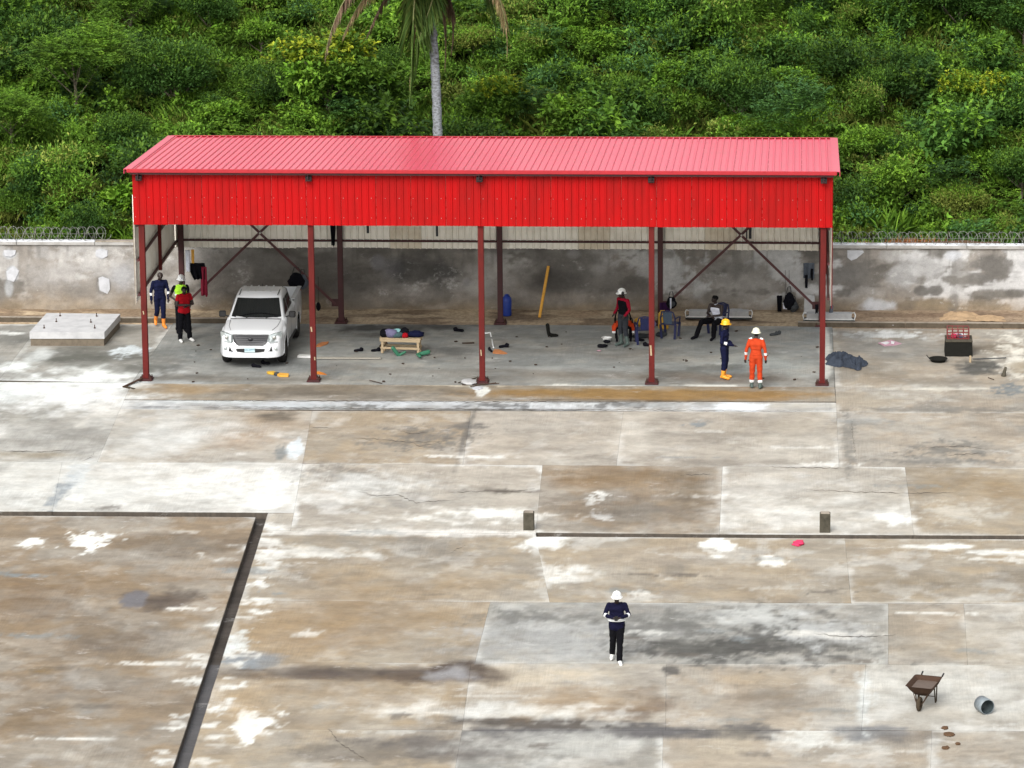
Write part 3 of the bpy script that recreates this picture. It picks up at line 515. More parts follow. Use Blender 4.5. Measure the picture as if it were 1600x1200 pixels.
def wall_color(s, z):
    def mix(c, col, a): return c*(1-a[..., None])+np.asarray(col)*a[..., None]
    c = np.broadcast_to(hexl('8d8780'), s.shape+(3,)).copy()
    c = mix(c, hexl('a39f9a'), ss(.42, .62, fbm(s*.7, z*1.1, 5)))
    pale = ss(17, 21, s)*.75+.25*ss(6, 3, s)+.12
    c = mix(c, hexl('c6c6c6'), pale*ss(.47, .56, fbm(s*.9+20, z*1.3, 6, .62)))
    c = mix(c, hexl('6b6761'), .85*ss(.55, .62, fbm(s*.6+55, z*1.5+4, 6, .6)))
    c = mix(c, hexl('5b5752'), .75*ss(5.5, 8, s)*ss(21, 17.5, s)*ss(.40, .60, fbm(s*.45+5, z*.8, 4)))  # stained tone plus the shed's shade, painted on the stretch behind it
    c = mix(c, hexl('8c7a60'), .7*ss(.75, 0, z+.5*(fbm(s*1.2, z*2, 4)-.5)))
    dr = fbm(s*5, z*.5+3, 4); c = mix(c, hexl('5d5a55'), .4*ss(.58, .72, dr)*ss(.6, 1.9, z))
    blobs = [(20, 362+12, 0, 0)]
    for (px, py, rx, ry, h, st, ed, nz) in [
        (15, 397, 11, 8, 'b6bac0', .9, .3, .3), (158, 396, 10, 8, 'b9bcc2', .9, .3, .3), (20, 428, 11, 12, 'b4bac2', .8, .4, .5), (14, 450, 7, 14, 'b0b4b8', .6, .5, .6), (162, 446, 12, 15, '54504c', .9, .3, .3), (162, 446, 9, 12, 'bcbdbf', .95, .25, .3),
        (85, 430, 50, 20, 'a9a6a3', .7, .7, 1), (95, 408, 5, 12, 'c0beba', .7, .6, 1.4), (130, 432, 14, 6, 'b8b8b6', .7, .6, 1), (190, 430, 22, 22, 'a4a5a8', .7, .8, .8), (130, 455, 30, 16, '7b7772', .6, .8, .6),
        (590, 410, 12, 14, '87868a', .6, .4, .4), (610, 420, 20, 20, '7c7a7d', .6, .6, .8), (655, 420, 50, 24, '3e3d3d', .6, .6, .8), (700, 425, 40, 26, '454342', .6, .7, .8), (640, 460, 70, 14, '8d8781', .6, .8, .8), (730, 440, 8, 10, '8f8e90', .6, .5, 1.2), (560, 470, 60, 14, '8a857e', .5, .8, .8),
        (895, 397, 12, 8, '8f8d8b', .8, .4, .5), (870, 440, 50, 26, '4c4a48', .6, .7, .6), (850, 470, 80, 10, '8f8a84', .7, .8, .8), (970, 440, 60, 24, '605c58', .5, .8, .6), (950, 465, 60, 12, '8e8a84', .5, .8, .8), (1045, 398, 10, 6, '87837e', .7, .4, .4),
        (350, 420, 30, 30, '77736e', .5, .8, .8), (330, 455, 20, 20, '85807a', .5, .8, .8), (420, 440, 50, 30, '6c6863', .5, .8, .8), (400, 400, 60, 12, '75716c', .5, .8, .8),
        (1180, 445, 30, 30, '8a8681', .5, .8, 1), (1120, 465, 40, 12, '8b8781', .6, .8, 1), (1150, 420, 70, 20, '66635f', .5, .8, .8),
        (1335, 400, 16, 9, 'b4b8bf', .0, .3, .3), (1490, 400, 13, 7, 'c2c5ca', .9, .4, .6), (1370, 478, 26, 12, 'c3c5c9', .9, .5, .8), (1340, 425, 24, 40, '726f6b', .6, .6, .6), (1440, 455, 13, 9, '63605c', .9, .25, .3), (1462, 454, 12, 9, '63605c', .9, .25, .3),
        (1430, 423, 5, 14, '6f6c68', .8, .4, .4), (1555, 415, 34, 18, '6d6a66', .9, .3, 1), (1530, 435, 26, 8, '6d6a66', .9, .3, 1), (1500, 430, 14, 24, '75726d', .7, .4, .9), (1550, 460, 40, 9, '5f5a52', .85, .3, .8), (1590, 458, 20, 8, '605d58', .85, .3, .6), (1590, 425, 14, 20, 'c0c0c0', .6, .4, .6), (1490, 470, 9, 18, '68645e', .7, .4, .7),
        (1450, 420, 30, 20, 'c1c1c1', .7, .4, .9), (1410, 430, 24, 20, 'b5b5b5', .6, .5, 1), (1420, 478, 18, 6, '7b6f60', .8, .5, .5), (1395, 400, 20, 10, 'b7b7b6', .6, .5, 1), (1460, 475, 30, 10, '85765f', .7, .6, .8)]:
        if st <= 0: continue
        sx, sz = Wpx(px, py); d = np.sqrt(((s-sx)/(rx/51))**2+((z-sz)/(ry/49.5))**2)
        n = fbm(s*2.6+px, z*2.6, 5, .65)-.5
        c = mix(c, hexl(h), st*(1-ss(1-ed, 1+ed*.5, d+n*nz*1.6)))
    c = c*(1.12+(fbm(s*8, z*8, 3)-.5)*.25)[..., None]
    return np.clip(c, .01, .9)
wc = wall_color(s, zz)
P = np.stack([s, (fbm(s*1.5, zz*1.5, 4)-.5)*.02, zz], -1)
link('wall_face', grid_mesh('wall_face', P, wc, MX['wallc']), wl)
b = MB(); b.box((16.5, .115, .85), (51, .17, 2.3)); b.build('wall_core', MX['kerb'], wl)
MX['cope'] = mat('coping_concrete', H('a8a6a3'), .85, color2=H('8b8883'), scale=3, amt=.8, bump=.4)
MX['copew'] = mat('pale_coping', (.70, .72, .75), .85, color2=H('8f8d8a'), scale=3, amt=.8)  # top strip, paler than the coping under it
x = -9.0; k = 0
while x < 42:
    L = 2.4; zt = wtop(x+L/2); dk = 3.6 < x+L/2 < 5.8
    for nm, zc, hh, dd, mm in (('coping', .045, .09, .34, 'cope'), ('coping_top', .105, .028, .30, 'kerb' if dk else 'copew')):
        c_ = MB(); c_.box((x+L/2, .10, zt+zc), (L-.012, dd, hh), (0, .0033, 0), bev=.008); c_.build(nm, MX[mm], wl)
    x += L
# thick white plaster repairs standing proud of the face
for pts in ([(1324, 391), (1348, 391), (1350, 394), (1338, 404), (1330, 407), (1324, 402)], [(6, 391), (25, 391), (24, 397), (17, 401), (8, 400)], [(150, 391), (168, 391), (168, 400), (160, 404), (150, 400)], [(154, 434), (160, 432), (171, 436), (172, 452), (168, 459), (156, 453)], [(10, 424), (20, 417), (30, 423), (27, 430), (22, 440), (12, 437)]):
    q = [Wpx(*p) for p in pts]; m = MB(); n = len(q)
    m.add([(a, -.028, z_) for a, z_ in q]+[(a, .0, z_) for a, z_ in q], [tuple(range(n-1, -1, -1))]+[(i, (i+1) % n, n+(i+1) % n, n+i) for i in range(n)])
    m.build('plaster_patch', MX['plaster'], wl)

# razor wire coils on the wall
def razor(s0, s1, label, pitch=.27, r=.2, seed=0):
    rw = empty('razor_wire', WP(s0, wtop((s0+s1)/2)+.10), math.atan2(wd[1], wd[0]), label, 'razor wire', 'razor wire coils on the wall')
    R_ = random.Random(seed)
    for hand in (1, -1):
        pts = []; n = int((s1-s0)/pitch*18)
        for i in range(n+1):
            t = i/18*2*pi; xx = pitch*i/18; rr = r*(1+.06*sin(xx*2.3+hand)+.04*sin(xx*5))
            pts.append((xx+.13*hand*cos(t+.5)+.02*sin(xx*7), .1+rr*cos(t)*.9, .21+rr*sin(t)*1.0))
        m = MB(); m.tube(pts, .0055, 4, smooth=False)
        for i in range(0, len(pts), 2):      # barbs
            p = Vector(pts[i]); m.box(p, (.035, .006, .016), (R_.random()*3, R_.random()*3, R_.random()*3))
        m.build('coil', MX['rwire'], rw)
    x = .35
    while x < s1-s0:
        m = MB(); m.tube([(x, .1, -.03), (x+.02, .1, .42)], .014, 6); m.build('stake', MX['post'], rw); x += 3.2
    m = MB(); m.tube([(0, .1, .21), ((s1-s0)/2, .1, .19), (s1-s0, .1, .21)], .004, 4); m.build('strand', MX['rwire'], rw)
razor(-8.8, Wpx(166, 380)[0], 'razor wire coil on the wall top left of the shed')
razor(Wpx(1296, 380)[0], 40, 'razor wire coil on the wall top right of the shed', .30, .19, 4)

# ------------------------------------------------------------------ shed
S = 4.8; DP = 7.352; X1 = 4*S
shed = empty('steel_shed', (0, 0, .03), 0, 'long open-sided steel shed with red sheet roof and red front fascia', 'shed')
shed.location = (0, 0, 0)
def roofz(y): return 6.17-(y+.42)*.0715
def icol(x, y, z0, z1, m, name='column', w=.155, d=.18):
    b = MB()
    b.box((0, 0, (z0+z1)/2), (.014, d-.02, z1-z0)); 
    for sy in (-1, 1): b.box((0, sy*(d/2-.005), (z0+z1)/2), (w, .014, z1-z0))
    o = b.build(name, m, shed); o.location = (x, y, 0); return o
bp = MB(); bp.box((0, 0, .045), (.34, .36, .03)); bp.box((0, 0, .02), (.38, .40, .02))
for sx in (-1, 1):
    for q in (-.07, .07): bp.add([(sx*.085, q-.006, .06), (sx*.085, q+.006, .06), (sx*.15, q-.006, .06), (sx*.15, q+.006, .06), (sx*.085, q-.006, .17), (sx*.085, q+.006, .17)], [(0, 2, 4), (1, 5, 3), (0, 1, 3, 2), (2, 3, 5, 4), (0, 4, 5, 1)])
bpm = bp.mesh('base_plate', MX['oxided'])
bo = MB(); bo.cyl((0, 0, .055), (0, 0, .13), .013, n=6, smooth=False); bo.cyl((0, 0, .06), (0, 0, .085), .026, n=6, smooth=False); bom = bo.mesh('bolt', MX['rust'])
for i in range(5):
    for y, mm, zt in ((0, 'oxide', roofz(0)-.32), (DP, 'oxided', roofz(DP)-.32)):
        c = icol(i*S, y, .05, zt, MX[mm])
        o = link('base_plate', bpm, shed); o.location = (i*S, y, .02)
        for sx in (-1, 1):
            for sy in (-1, 1):
                q = link('bolt', bom, o); q.location = (sx*.14, sy*.15, 0)
    # rafter with its end showing through the fascia
    b = MB(); L = math.hypot(DP+.9, roofz(DP+.45)-roofz(-.45)); ang = math.atan2(roofz(DP+.45)-roofz(-.45), DP+.9)
    yc = DP/2; zc = roofz(yc)-.17
    b.box((0, yc, zc-.09), (.15, L, .012), (ang, 0, 0)); b.box((0, yc, zc+.09), (.15, L, .012), (ang, 0, 0)); b.box((0, yc, zc), (.012, L, .17), (ang, 0, 0))
    o = b.build('rafter', MX['oxided'], shed); o.location = (i*S, 0, 0)
    b = MB(); b.box((i*S, -.24, roofz(-.3)-.24), (.17, .17, .14)); b.build('rafter_bracket', MX['black'], shed)
# ribbed sheets: profile with trapezoid ribs every 0.19 m
def ribbed(n_ribs, length, pitch=.19, h=.034, name='sheet', thick=True):
    prof = []
    for k in range(n_ribs):
        x = k*pitch; prof += [(x, 0), (x+pitch*.62, 0), (x+pitch*.72, h), (x+pitch*.88, h), (x+pitch*.98, 0)]
    prof.append((n_ribs*pitch-.003, 0)); vs = []; n = len(prof)
    for l in (0, length):
        for x, z in prof: vs.append((x, l, z))
    vs2 = [(x, y, z-.004) for x, y, z in vs]
    fs = [(i, i+1, n+i+1, n+i) for i in range(n-1)]
    m = MB(); m.add(vs, fs); m.add(vs2, [f[::-1] for f in fs], 1); return m
xL, xR = -.28, X1+.33
NP = 21; wrib = (xR-xL)/(NP*5)
y0, y1 = -.42, 7.95; Lr = math.hypot(y1-y0, roofz(y1)-roofz(y0)); ra = math.atan2(roofz(y1)-roofz(y0), y1-y0)
rs = ribbed(5, Lr, wrib).mesh('roof_sheet', [MX['roof'], MX['primer']])
for k in range(NP):
    o = link('roof_sheet', rs, shed); o.location = (xL+k*5*wrib, y0, roofz(y0)+.0015*(k % 2)); o.rotation_euler = (ra+rnd.uniform(-.0006, .0006), 0, 0)
b = MB(); b.box(((xL+xR)/2, y0-.02, roofz(y0)-.01), (xR-xL+.06, .05, .11), bev=.012); b.build('eaves_trim', MX['trim'], shed)
b = MB(); b.box(((xL+xR)/2, y0+.10, roofz(y0)-.085), (xR-xL-.1, .10, .10)); b.build('eaves_beam', MX['brace'], shed)
b = MB(); b.box(((xL+xR)/2, y1+.02, roofz(y1)+.035), (xR-xL+.06, .08, .012)); b.box(((xL+xR)/2, y1+.055, roofz(y1)-.03), (xR-xL+.06, .012, .13)); b.build('rear_flashing', MX['trim'], shed)
for xx in (xL, xR):
    b = MB(); b.box((xx, (y0+y1)/2, roofz((y0+y1)/2)+.034), (.22, Lr, .012), (ra, 0, 0)); b.box((xx+(-.11 if xx < 0 else .11), (y0+y1)/2, roofz((y0+y1)/2)-.03), (.012, Lr, .13), (ra, 0, 0)); b.build('verge_flashing', MX['roof'], shed)
for k in range(7):
    y = .2+k*(DP-.3)/6; b = MB(); b.box((X1/2, y, roofz(y)-.05), (X1+.5, .06, .085)); b.build('purlin', MX['oxided'], shed)
# fascia
FB, FT = 4.565, 6.03
fx0, fx1 = -.20, X1+.26; NF = 20; wf = (fx1-fx0)/(NF*5)
def vsheet(n, zb, zt, w, name, m, h=.032): return ribbed(n, zt-zb, w, h).mesh(name, [m, MX['primer']])
fs_ = vsheet(5, FB, FT, wf, 'fascia_sheet', MX['red'], .024)
for k in range(NF):
    o = link('fascia_sheet', fs_, shed); o.location = (fx0+k*5*wf, -.16-.001*(k % 2), FB+rnd.uniform(-.006, .006)-.06*math.exp(-(k-0)**2/8)*0); o.rotation_euler = (pi/2, 0, 0)
sb = MB()
for k in range(NF*5):
    for zz_ in (FB+.22, FB+.78): 
        if k % 2 == 0: sb.ell((fx0+(k+.3)*wf, -.165, zz_), (.011, .008, .011), n=6)
tag(sb.build('screw', MX['wire'], shed), kind='stuff')
for zz_ in (FB+.22, FB+.8): b = MB(); b.box((X1/2, -.12, zz_), (X1+.4, .05, .06)); b.build('girt', MX['oxided'], shed)
# back cladding
CB = 2.29; yb = DP+.16
NB_ = 21; wbk = (X1+.6)/(NB_*5); bk1 = vsheet(5, CB, 5.35, wbk, 'wall_sheet', MX['cream'], .055); bk2 = vsheet(5, CB, 5.35, wbk, 'wall_sheet', MX['creamd'], .055)
for k in range(NB_):
    dirty = k in (7, 13, 17); o = link('wall_sheet', bk2 if dirty else bk1, shed); o.location = (-.3+k*5*wbk, yb+.03*(k % 2)*.05, CB+rnd.uniform(-.015, .015)); o.rotation_euler = (pi/2, 0, 0)
    if dirty: o['label'] = 'soiled brownish cream wall sheet'
for zz_ in (2.52, 3.55, 4.55, 5.2): b = MB(); b.box((X1/2, DP+.115, zz_), (X1+.2, .05, .065)); b.build('girt', MX['oxided'], shed)
for px, py, w_, h_ in ((576, 358, .12, .25), (683, 361, .07, .32), (1170, 364, .16, .35)):
    p = V(px, py, yb-.03); b = MB(); b.box((p[0], yb-.035, p[2]), (w_, .006, h_)); b.build('torn_patch', MX['tr_grey'], shed)
# side cladding (both ends)
ns = 8; wsd = (DP+.2)/(ns*5)
for xx, rz in ((-.20, -pi/2), (X1+.22, pi/2)):
    sm_ = ribbed(5, 5.4-CB, wsd).mesh('side_sheet', [MX['cream'], MX['cream']])
    for k in range(ns):
        o = link('side_sheet', sm_, shed); zt = 5.4
        if xx < 0: o.matrix_local = Matrix.Translation((xx, -.0+k*5*wsd+5*wsd-.1, CB)) @ Matrix.Rotation(-pi/2, 4, 'Z') @ Matrix.Rotation(pi/2, 4, 'X')
        else: o.matrix_local = Matrix.Translation((xx, -.1+k*5*wsd, CB)) @ Matrix.Rotation(pi/2, 4, 'Z') @ Matrix.Rotation(pi/2, 4, 'X')
    for zz_ in (2.5, 3.5, 4.5): b = MB(); b.box((xx-(.07 if xx > 0 else -.07), DP/2, zz_), (.06, DP+.1, .065)); b.build('girt', MX['brace'], shed)
    o = icol(xx-(.13 if xx > 0 else -.13), DP/2, 2.42, 5.5, MX['oxide'], 'wind_post', .09, .12)
    b = MB(); b.box((xx+(.03 if xx > 0 else -.02), -.09, (CB+FB)/2), (.03, .03, FB-CB+.1)); b.build('corner_trim', MX['oxide'] if xx > 0 else MX['kerb'], shed)
# cross braces in the two end bays
def brace(a, b_, m='brace', r=.035):
    a = Vector(a); b_ = Vector(b_); m_ = MB(); d = b_-a; L = d.length
    ang = math.atan2(d.z, d.x); m_.box((a+b_)/2, (L, .012, .075), (0, -ang, 0)); m_.box((a+b_)/2+Vector((0, .03, 0)), (L, .06, .012), (0, -ang, 0)); m_.build('brace', MX[m], shed)
for x0 in (0, 3*S):
    yy = DP-.02
    brace((x0+.2, yy-.05, .68), (x0+S-.15, yy-.05, 4.95)); brace((x0+.2, yy-.13, 4.95), (x0+S-.15, yy-.13, .62))
    for xx, sg in ((x0+.12, 1), (x0+S-.12, -1)):
        b = MB(); b.box((xx+sg*.04, yy-.06, .66), (.22, .05, .22)); b.build('gusset', MX['oxided'], shed)
    b = MB(); b.cyl((x0+S/2+.02, yy-.18, 2.8), (x0+S/2+.02, yy-.02, 2.8), .03, n=8); b.build('bolt', MX['wire'], shed)
# paint scuffs on front columns
for x, z, w_, h_ in ((S, 1.55, .04, .14), (2*S, .9, .03, .18), (3*S, 1.0, .05, .3), (S+.05, .7, .03, .1), (0, 2.0, .03, .1)):
    b = MB(); b.box((x+rnd.uniform(-.03, .03), -.1075, z), (w_, .003, h_), (0, rnd.uniform(-.2, .2), 0)); b.build('paint_scuff', MX['wood'], shed)

# ------------------------------------------------------------------ vegetation
def leafset(P, D, size, col, aspect=.5, fold=.12, droop=0):
    """P base points (n,3), D directions (n,3), size (n), col (n,3) -> rhombic folded leaves, 4 verts 2 tris"""
    n = len(P); D = D/np.linalg.norm(D, axis=1, keepdims=True)
    r = RS.normal(size=(n, 3))*.35+np.array([0, 0, 1.0]); side = np.cross(D, r); side /= np.linalg.norm(side, axis=1, keepdims=True)+1e-9
    nrm = np.cross(side, D); s = size[:, None]
    tip = P+D*s-np.array([0, 0, 1.0])*s*droop; mid = P+D*s*.45
    a = mid+side*s*aspect*.5+nrm*s*fold; b = mid-side*s*aspect*.5+nrm*s*fold
    Vv = np.stack([P, a, tip, b], 1).reshape(-1, 3)
    i = np.arange(n)*4; F = np.concatenate([np.stack([i, i+1, i+2], -1), np.stack([i, i+2, i+3], -1)])
    C = np.repeat(col, 4, 0)*(.9+.2*RS.rand(n*4, 1)); return Vv, F, C
GREENS = {'dark': ((.018, .058, .010), (.034, .095, .013)), 'mid': ((.040, .112, .012), (.075, .175, .016)), 'light': ((.065, .18, .015), (.11, .25, .02)),
          'yellow': ((.09, .19, .012), (.19, .27, .016)), 'blue': ((.026, .085, .024), (.05, .14, .034)), 'dry': ((.16, .15, .05), (.26, .20, .09)), 'olive': ((.075, .13, .02), (.12, .18, .03))}
def pick(n, tone, top=None):
    a, b = [np.array(v) for v in GREENS[tone]]; t = RS.rand(n, 1)**1.3; c = a+(b-a)*t
    c = c*(.8+.4*RS.rand(n, 1))*np.array([1.74, 1.33, 1.55]); return c
def crown(kind, rx, rz, nl, tone, tone2=None, leaf=.13, lobes=7, twig=8, h0=.3):
    """leaf arrays of an uneven crown: twigs spread over several lobes"""
    nt_ = nl//twig; lc = []
    for k in range(lobes):
        a = rnd.uniform(0, 2*pi); q = rnd.uniform(.15, .62); zz_ = rnd.uniform(-.25, .6)
        lc.append((cos(a)*q*rx, sin(a)*q*rx, h0+rz*(1+zz_)*.9, rnd.uniform(.36, .62)*rx, rnd.uniform(.32, .55)*rz))
    lc = np.array(lc); k = RS.randint(0, lobes, nt_); u = RS.normal(size=(nt_, 3)); u /= np.linalg.norm(u, axis=1, keepdims=True); u[:, 2] = np.where(u[:, 2] < -.35, -u[:, 2], u[:, 2])
    rad = RS.rand(nt_)**.45; rad *= 1+.28*(vnoise(u[:, 0]*4+k*3, u[:, 1]*4+u[:, 2]*4)-.5)*2
    B = lc[k, :3]+u*np.stack([lc[k, 3], lc[k, 3], lc[k, 4]], -1)*rad[:, None]; B[:, 2] = np.maximum(B[:, 2], .05)
    T = u*.8+RS.normal(size=(nt_, 3))*.3+np.array([0, 0, .45]); T /= np.linalg.norm(T, axis=1, keepdims=True)
    ton = RS.rand(nt_)
    c = pick(nt_, tone); 
    if tone2: hi = (B[:, 2] > np.percentile(B[:, 2], 62)) & (ton < .55); c[hi] = pick(hi.sum(), tone2)
    P = np.repeat(B, twig, 0); Tt = np.repeat(T, twig, 0); cc = np.repeat(c, twig, 0); n = len(P); j = np.tile(np.arange(twig), nt_)
    if kind == 'broad':     # whorls of broad leaves at the twig end
        P = P+Tt*(j/twig)[:, None]*leaf*1.3; D = Tt*.5+RS.normal(size=(n, 3))*.75; D[:, 2] = D[:, 2]*.6+.05
        sz = leaf*(.7+.6*RS.rand(n)); return leafset(P, D, sz, cc, .55, .08, .12)
    if kind == 'feather':   # pinnate sprays: leaflets in two rows on a drooping stalk
        tt = (j//2+1)/(twig/2); L = leaf*4; Pd = P+Tt*(tt*L)[:, None]; Pd[:, 2] -= (tt**2)*L*.45
        sd = np.cross(Tt, np.array([0, 0, 1.0])); sd /= np.linalg.norm(sd, axis=1, keepdims=True)+1e-6
        D = sd*np.where(j % 2 == 0, 1, -1)[:, None]+Tt*.45+RS.normal(size=(n, 3))*.12; D[:, 2] -= .25
        return leafset(Pd, D, leaf*(.8+.5*RS.rand(n))*1.1, cc, .34, .04, .1)
    if kind == 'fine':
        P = P+RS.normal(size=(n, 3))*leaf*.9; D = Tt+RS.normal(size=(n, 3))*.8
        return leafset(P, D, leaf*(.6+.7*RS.rand(n)), cc, .42, .08, .05)
def blades(n, rx, h, tone, wdt=.017):
    P = np.stack([RS.normal(size=n)*rx*.5, RS.normal(size=n)*rx*.5, np.zeros(n)], -1)
    D = np.stack([RS.normal(size=n)*.45, RS.normal(size=n)*.45, np.ones(n)], -1); sz = h*(.5+.7*RS.rand(n))
    return leafset(P, D, sz, pick(n, tone), wdt/h*1.6, .02, .25)
def merge(L):
    V_, F_, C_ = [], [], []; o = 0
    for v, f, c in L: V_.append(v); F_.append(f+o); C_.append(c); o += len(v)
    return np.concatenate(V_), np.concatenate(F_), np.concatenate(C_)
def limbs(n, h, r0, spread, mname='bark'):
    m = MB(); m.tube([(0, 0, -.4), (rnd.uniform(-.05, .05), 0, h*.45), (rnd.uniform(-.1, .1), rnd.uniform(-.1, .1), h)], [r0*1.2, r0, r0*.45], 8)
    for k in range(n):
        a = 2*pi*k/n+rnd.uniform(-.4, .4); z0 = h*rnd.uniform(.25, .7); L = spread*rnd.uniform(.5, .95)
        m.tube([(0, 0, z0), (cos(a)*L*.5, sin(a)*L*.5, z0+h*.25), (cos(a)*L, sin(a)*L, z0+h*.55)], [r0*.5, r0*.35, r0*.12], 6)
    return m.mesh('trunk', MX[mname])
PROTO = {}
def proto(key, kind, rx, rz, nl, tone, tone2=None, leaf=.12, lobes=7, twig=8, h0=.3, tr=.05, tmat='bark'):
    v, f, c = crown(kind, rx, rz, nl, tone, tone2, leaf, lobes, twig, h0)
    PROTO[key] = (raw_mesh('crown', v, f, c, MX['leaf']), limbs(6, h0+rz*1.1, tr, rx*.7, tmat), rx)
proto('dark', 'fine', 1.5, 1.15, 15000, 'dark', 'mid', .12, 11, 8, .25, .07)
proto('round', 'fine', 1.1, .85, 10000, 'mid', 'dark', .10, 8, 8, .1)
proto('ytop', 'broad', 1.6, 1.25, 12000, 'mid', 'yellow', .14, 10, 8, .25, .07)
proto('gloss', 'broad', 1.1, .75, 7000, 'mid', 'light', .15, 8, 8, .1)
proto('feather', 'feather', 1.7, 1.35, 15000, 'mid', 'light', .085, 12, 12, .15, .045)
proto('cassava', 'broad', .9, .7, 3600, 'light', None, .21, 6, 8, .3, .03)
proto('bigleaf', 'broad', .6, .55, 900, 'light', None, .26, 5, 7, .3, .025)
proto('light', 'broad', 1.2, .9, 9000, 'mid', 'light', .115, 9, 8, .1)
proto('olive', 'fine', 1.2, .8, 9000, 'olive', 'light', .11, 8, 8, .05)
TREES = [ # key, px, base py, scale, name, label, category
 ('feather', 120, 190, 1.25, 'feathery_tree', 'tall feathery blue-green tree with pale bare stems, in the upper left corner area', 'tree'),
 ('dark', 275, 185, 1.15, 'dark_bush', 'dark dense layered bush above the left end of the red roof', 'bush'),
 ('ytop', 515, 200, 1.25, 'yellow_topped_bush', 'large bush with yellow-green top between the palm and the left roof end', 'bush'),
 ('gloss', 345, 222, .95, 'glossy_bush', 'glossy light-leaved bush standing just over the left part of the roof ridge', 'bush'),
 ('round', 385, 158, .8, 'round_bush', 'small rounded mid-green bush above the glossy bush', 'bush'),
 ('gloss', 478, 222, .75, 'glossy_bush', 'small glossy green bush low against the roof, left of the palm trunk', 'bush'),
 ('ytop', 778, 212, .72, 'yellow_topped_bush', 'upright dark bush with yellow-green tips just right of the palm trunk', 'bush'),
 ('dark', 1160, 205, 1.0, 'dark_bush', 'wide dark umbrella-shaped bush above the right half of the roof', 'bush'),
 ('dark', 1378, 178, .72, 'dark_bush', 'compact dark round-topped bush in the middle of the right hillside', 'bush'),
 ('ytop', 1515, 218, .85, 'yellow_topped_bush', 'bush with many yellow-green shoot tips on the right hillside', 'bush'),
 ('dark', 1596, 310, .75, 'dark_bush', 'very dark bush cut by the right picture edge above the wall', 'bush'),
 ('round', 1462, 262, .95, 'round_bush', 'broad rounded bush below the yellow-tipped bush on the right', 'bush'),
 ('bigleaf', 190, 352, 1.0, 'broad_leaved_plant', 'pale broad-leaved plant against the left front corner of the shed', 'plant'),
 ('light', 1350, 268, .75, 'light_bush', 'light green loose bush right of the roof end', 'bush'),
 ('feather', 1255, 50, 1.1, 'feathery_tree', 'large feathery green tree at the top edge right of centre', 'tree'),
 ('dark', 1500, 60, 1.15, 'dark_bush', 'dark tree mass at the top edge near the right corner', 'tree'),
 ('feather', 1420, 40, .9, 'feathery_tree', 'feathery tree at the top edge between the two dark masses', 'tree'),
 ('dark', 1600, 80, .9, 'dark_bush', 'dark tree in the top right corner', 'tree'),
 ('dark', 880, 40, .8, 'dark_bush', 'dark bush at the top edge right of the palm crown', 'bush'),
 ('light', 925, 105, .8, 'light_bush', 'light green bush on the slope below the dark top-edge bush', 'bush'),
 ('feather', 1000, 40, .8, 'feathery_tree', 'feathery tree at the top edge above the middle of the roof', 'tree'),
 ('cassava', 835, 110, .85, 'light_bush', 'loose large-leaved light shrub right beside the palm fronds', 'shrub'),
 ('gloss', 1060, 150, .8, 'glossy_bush', 'glossy bush left of the wide dark umbrella-shaped bush', 'bush'),
 ('round', 965, 175, .8, 'round_bush', 'rounded shrub above the centre of the roof', 'bush'),
 ('dark', 60, 120, .9, 'dark_bush', 'dark bush in front of the upper left corner', 'bush'),
 ('feather', 20, 250, .95, 'feathery_tree', 'feathery shrub at the left picture edge, half way up the slope', 'tree'),
 ('dark', 190, 255, .7, 'dark_bush', 'small dark bush left of the roof end', 'bush'),
 ('light', 410, 92, .8, 'light_bush', 'yellowish green bush high on the slope left of the palm fronds', 'bush'),
 ('feather', 205, 75, .95, 'feathery_tree', 'feathery light green tree at the top, left of the dark layered bush', 'tree'),
 ('olive', 110, 330, .85, 'olive_bush', 'dull olive shrub just behind the left wall with the razor wire', 'shrub'),
 ('round', 30, 345, .8, 'round_bush', 'low round shrub behind the wall at the left picture edge', 'shrub'),
 ('cassava', 1150, 222, .6, 'light_bush', 'small bright-leaved shrub touching the roof in front of the dark umbrella-shaped bush', 'shrub'),
 ('light', 1400, 330, .9, 'light_bush', 'light green bush behind the right wall next to the shed', 'bush'),
 ('olive', 1500, 350, .8, 'olive_bush', 'olive shrub behind the right wall above the sand pile', 'shrub'),
 ('gloss', 1240, 160, .8, 'glossy_bush', 'glossy bush right of the wide dark umbrella-shaped bush', 'bush'),
 ('light', 1300, 130, .8, 'light_bush', 'pale green shrub up the slope above the right roof end', 'bush'),
 ('cassava', 1570, 165, .8, 'light_bush', 'large-leaved light shrub near the right picture edge', 'shrub'),
 ('light', 1110, 85, .85, 'light_bush', 'light green bush in the upper right, left of the big feathery tree', 'bush'),
 ('round', 600, 130, .75, 'round_bush', 'mid-green bush left of the palm trunk under the drooping frond', 'bush'),
 ('olive', 740, 95, .8, 'olive_bush', 'olive bush behind the palm trunk on its right', 'bush'),
 ('dark', 330, 60, .8, 'dark_bush', 'dark bush at the top edge between the feathery tree and the yellowish bush', 'bush'),
]
for key, px, py, scl, nm, lab, cat in TREES:
    p = HG(px, py); cm, tm, rx = PROTO[key]
    t = empty(nm, (p[0], p[1], p[2]-.05), rnd.uniform(0, 6.28), lab, cat, 'bushes and trees on the slope'); t.scale = (scl, scl, scl*rnd.uniform(.9, 1.1))
    link('crown', cm, t); link('trunk', tm, t)
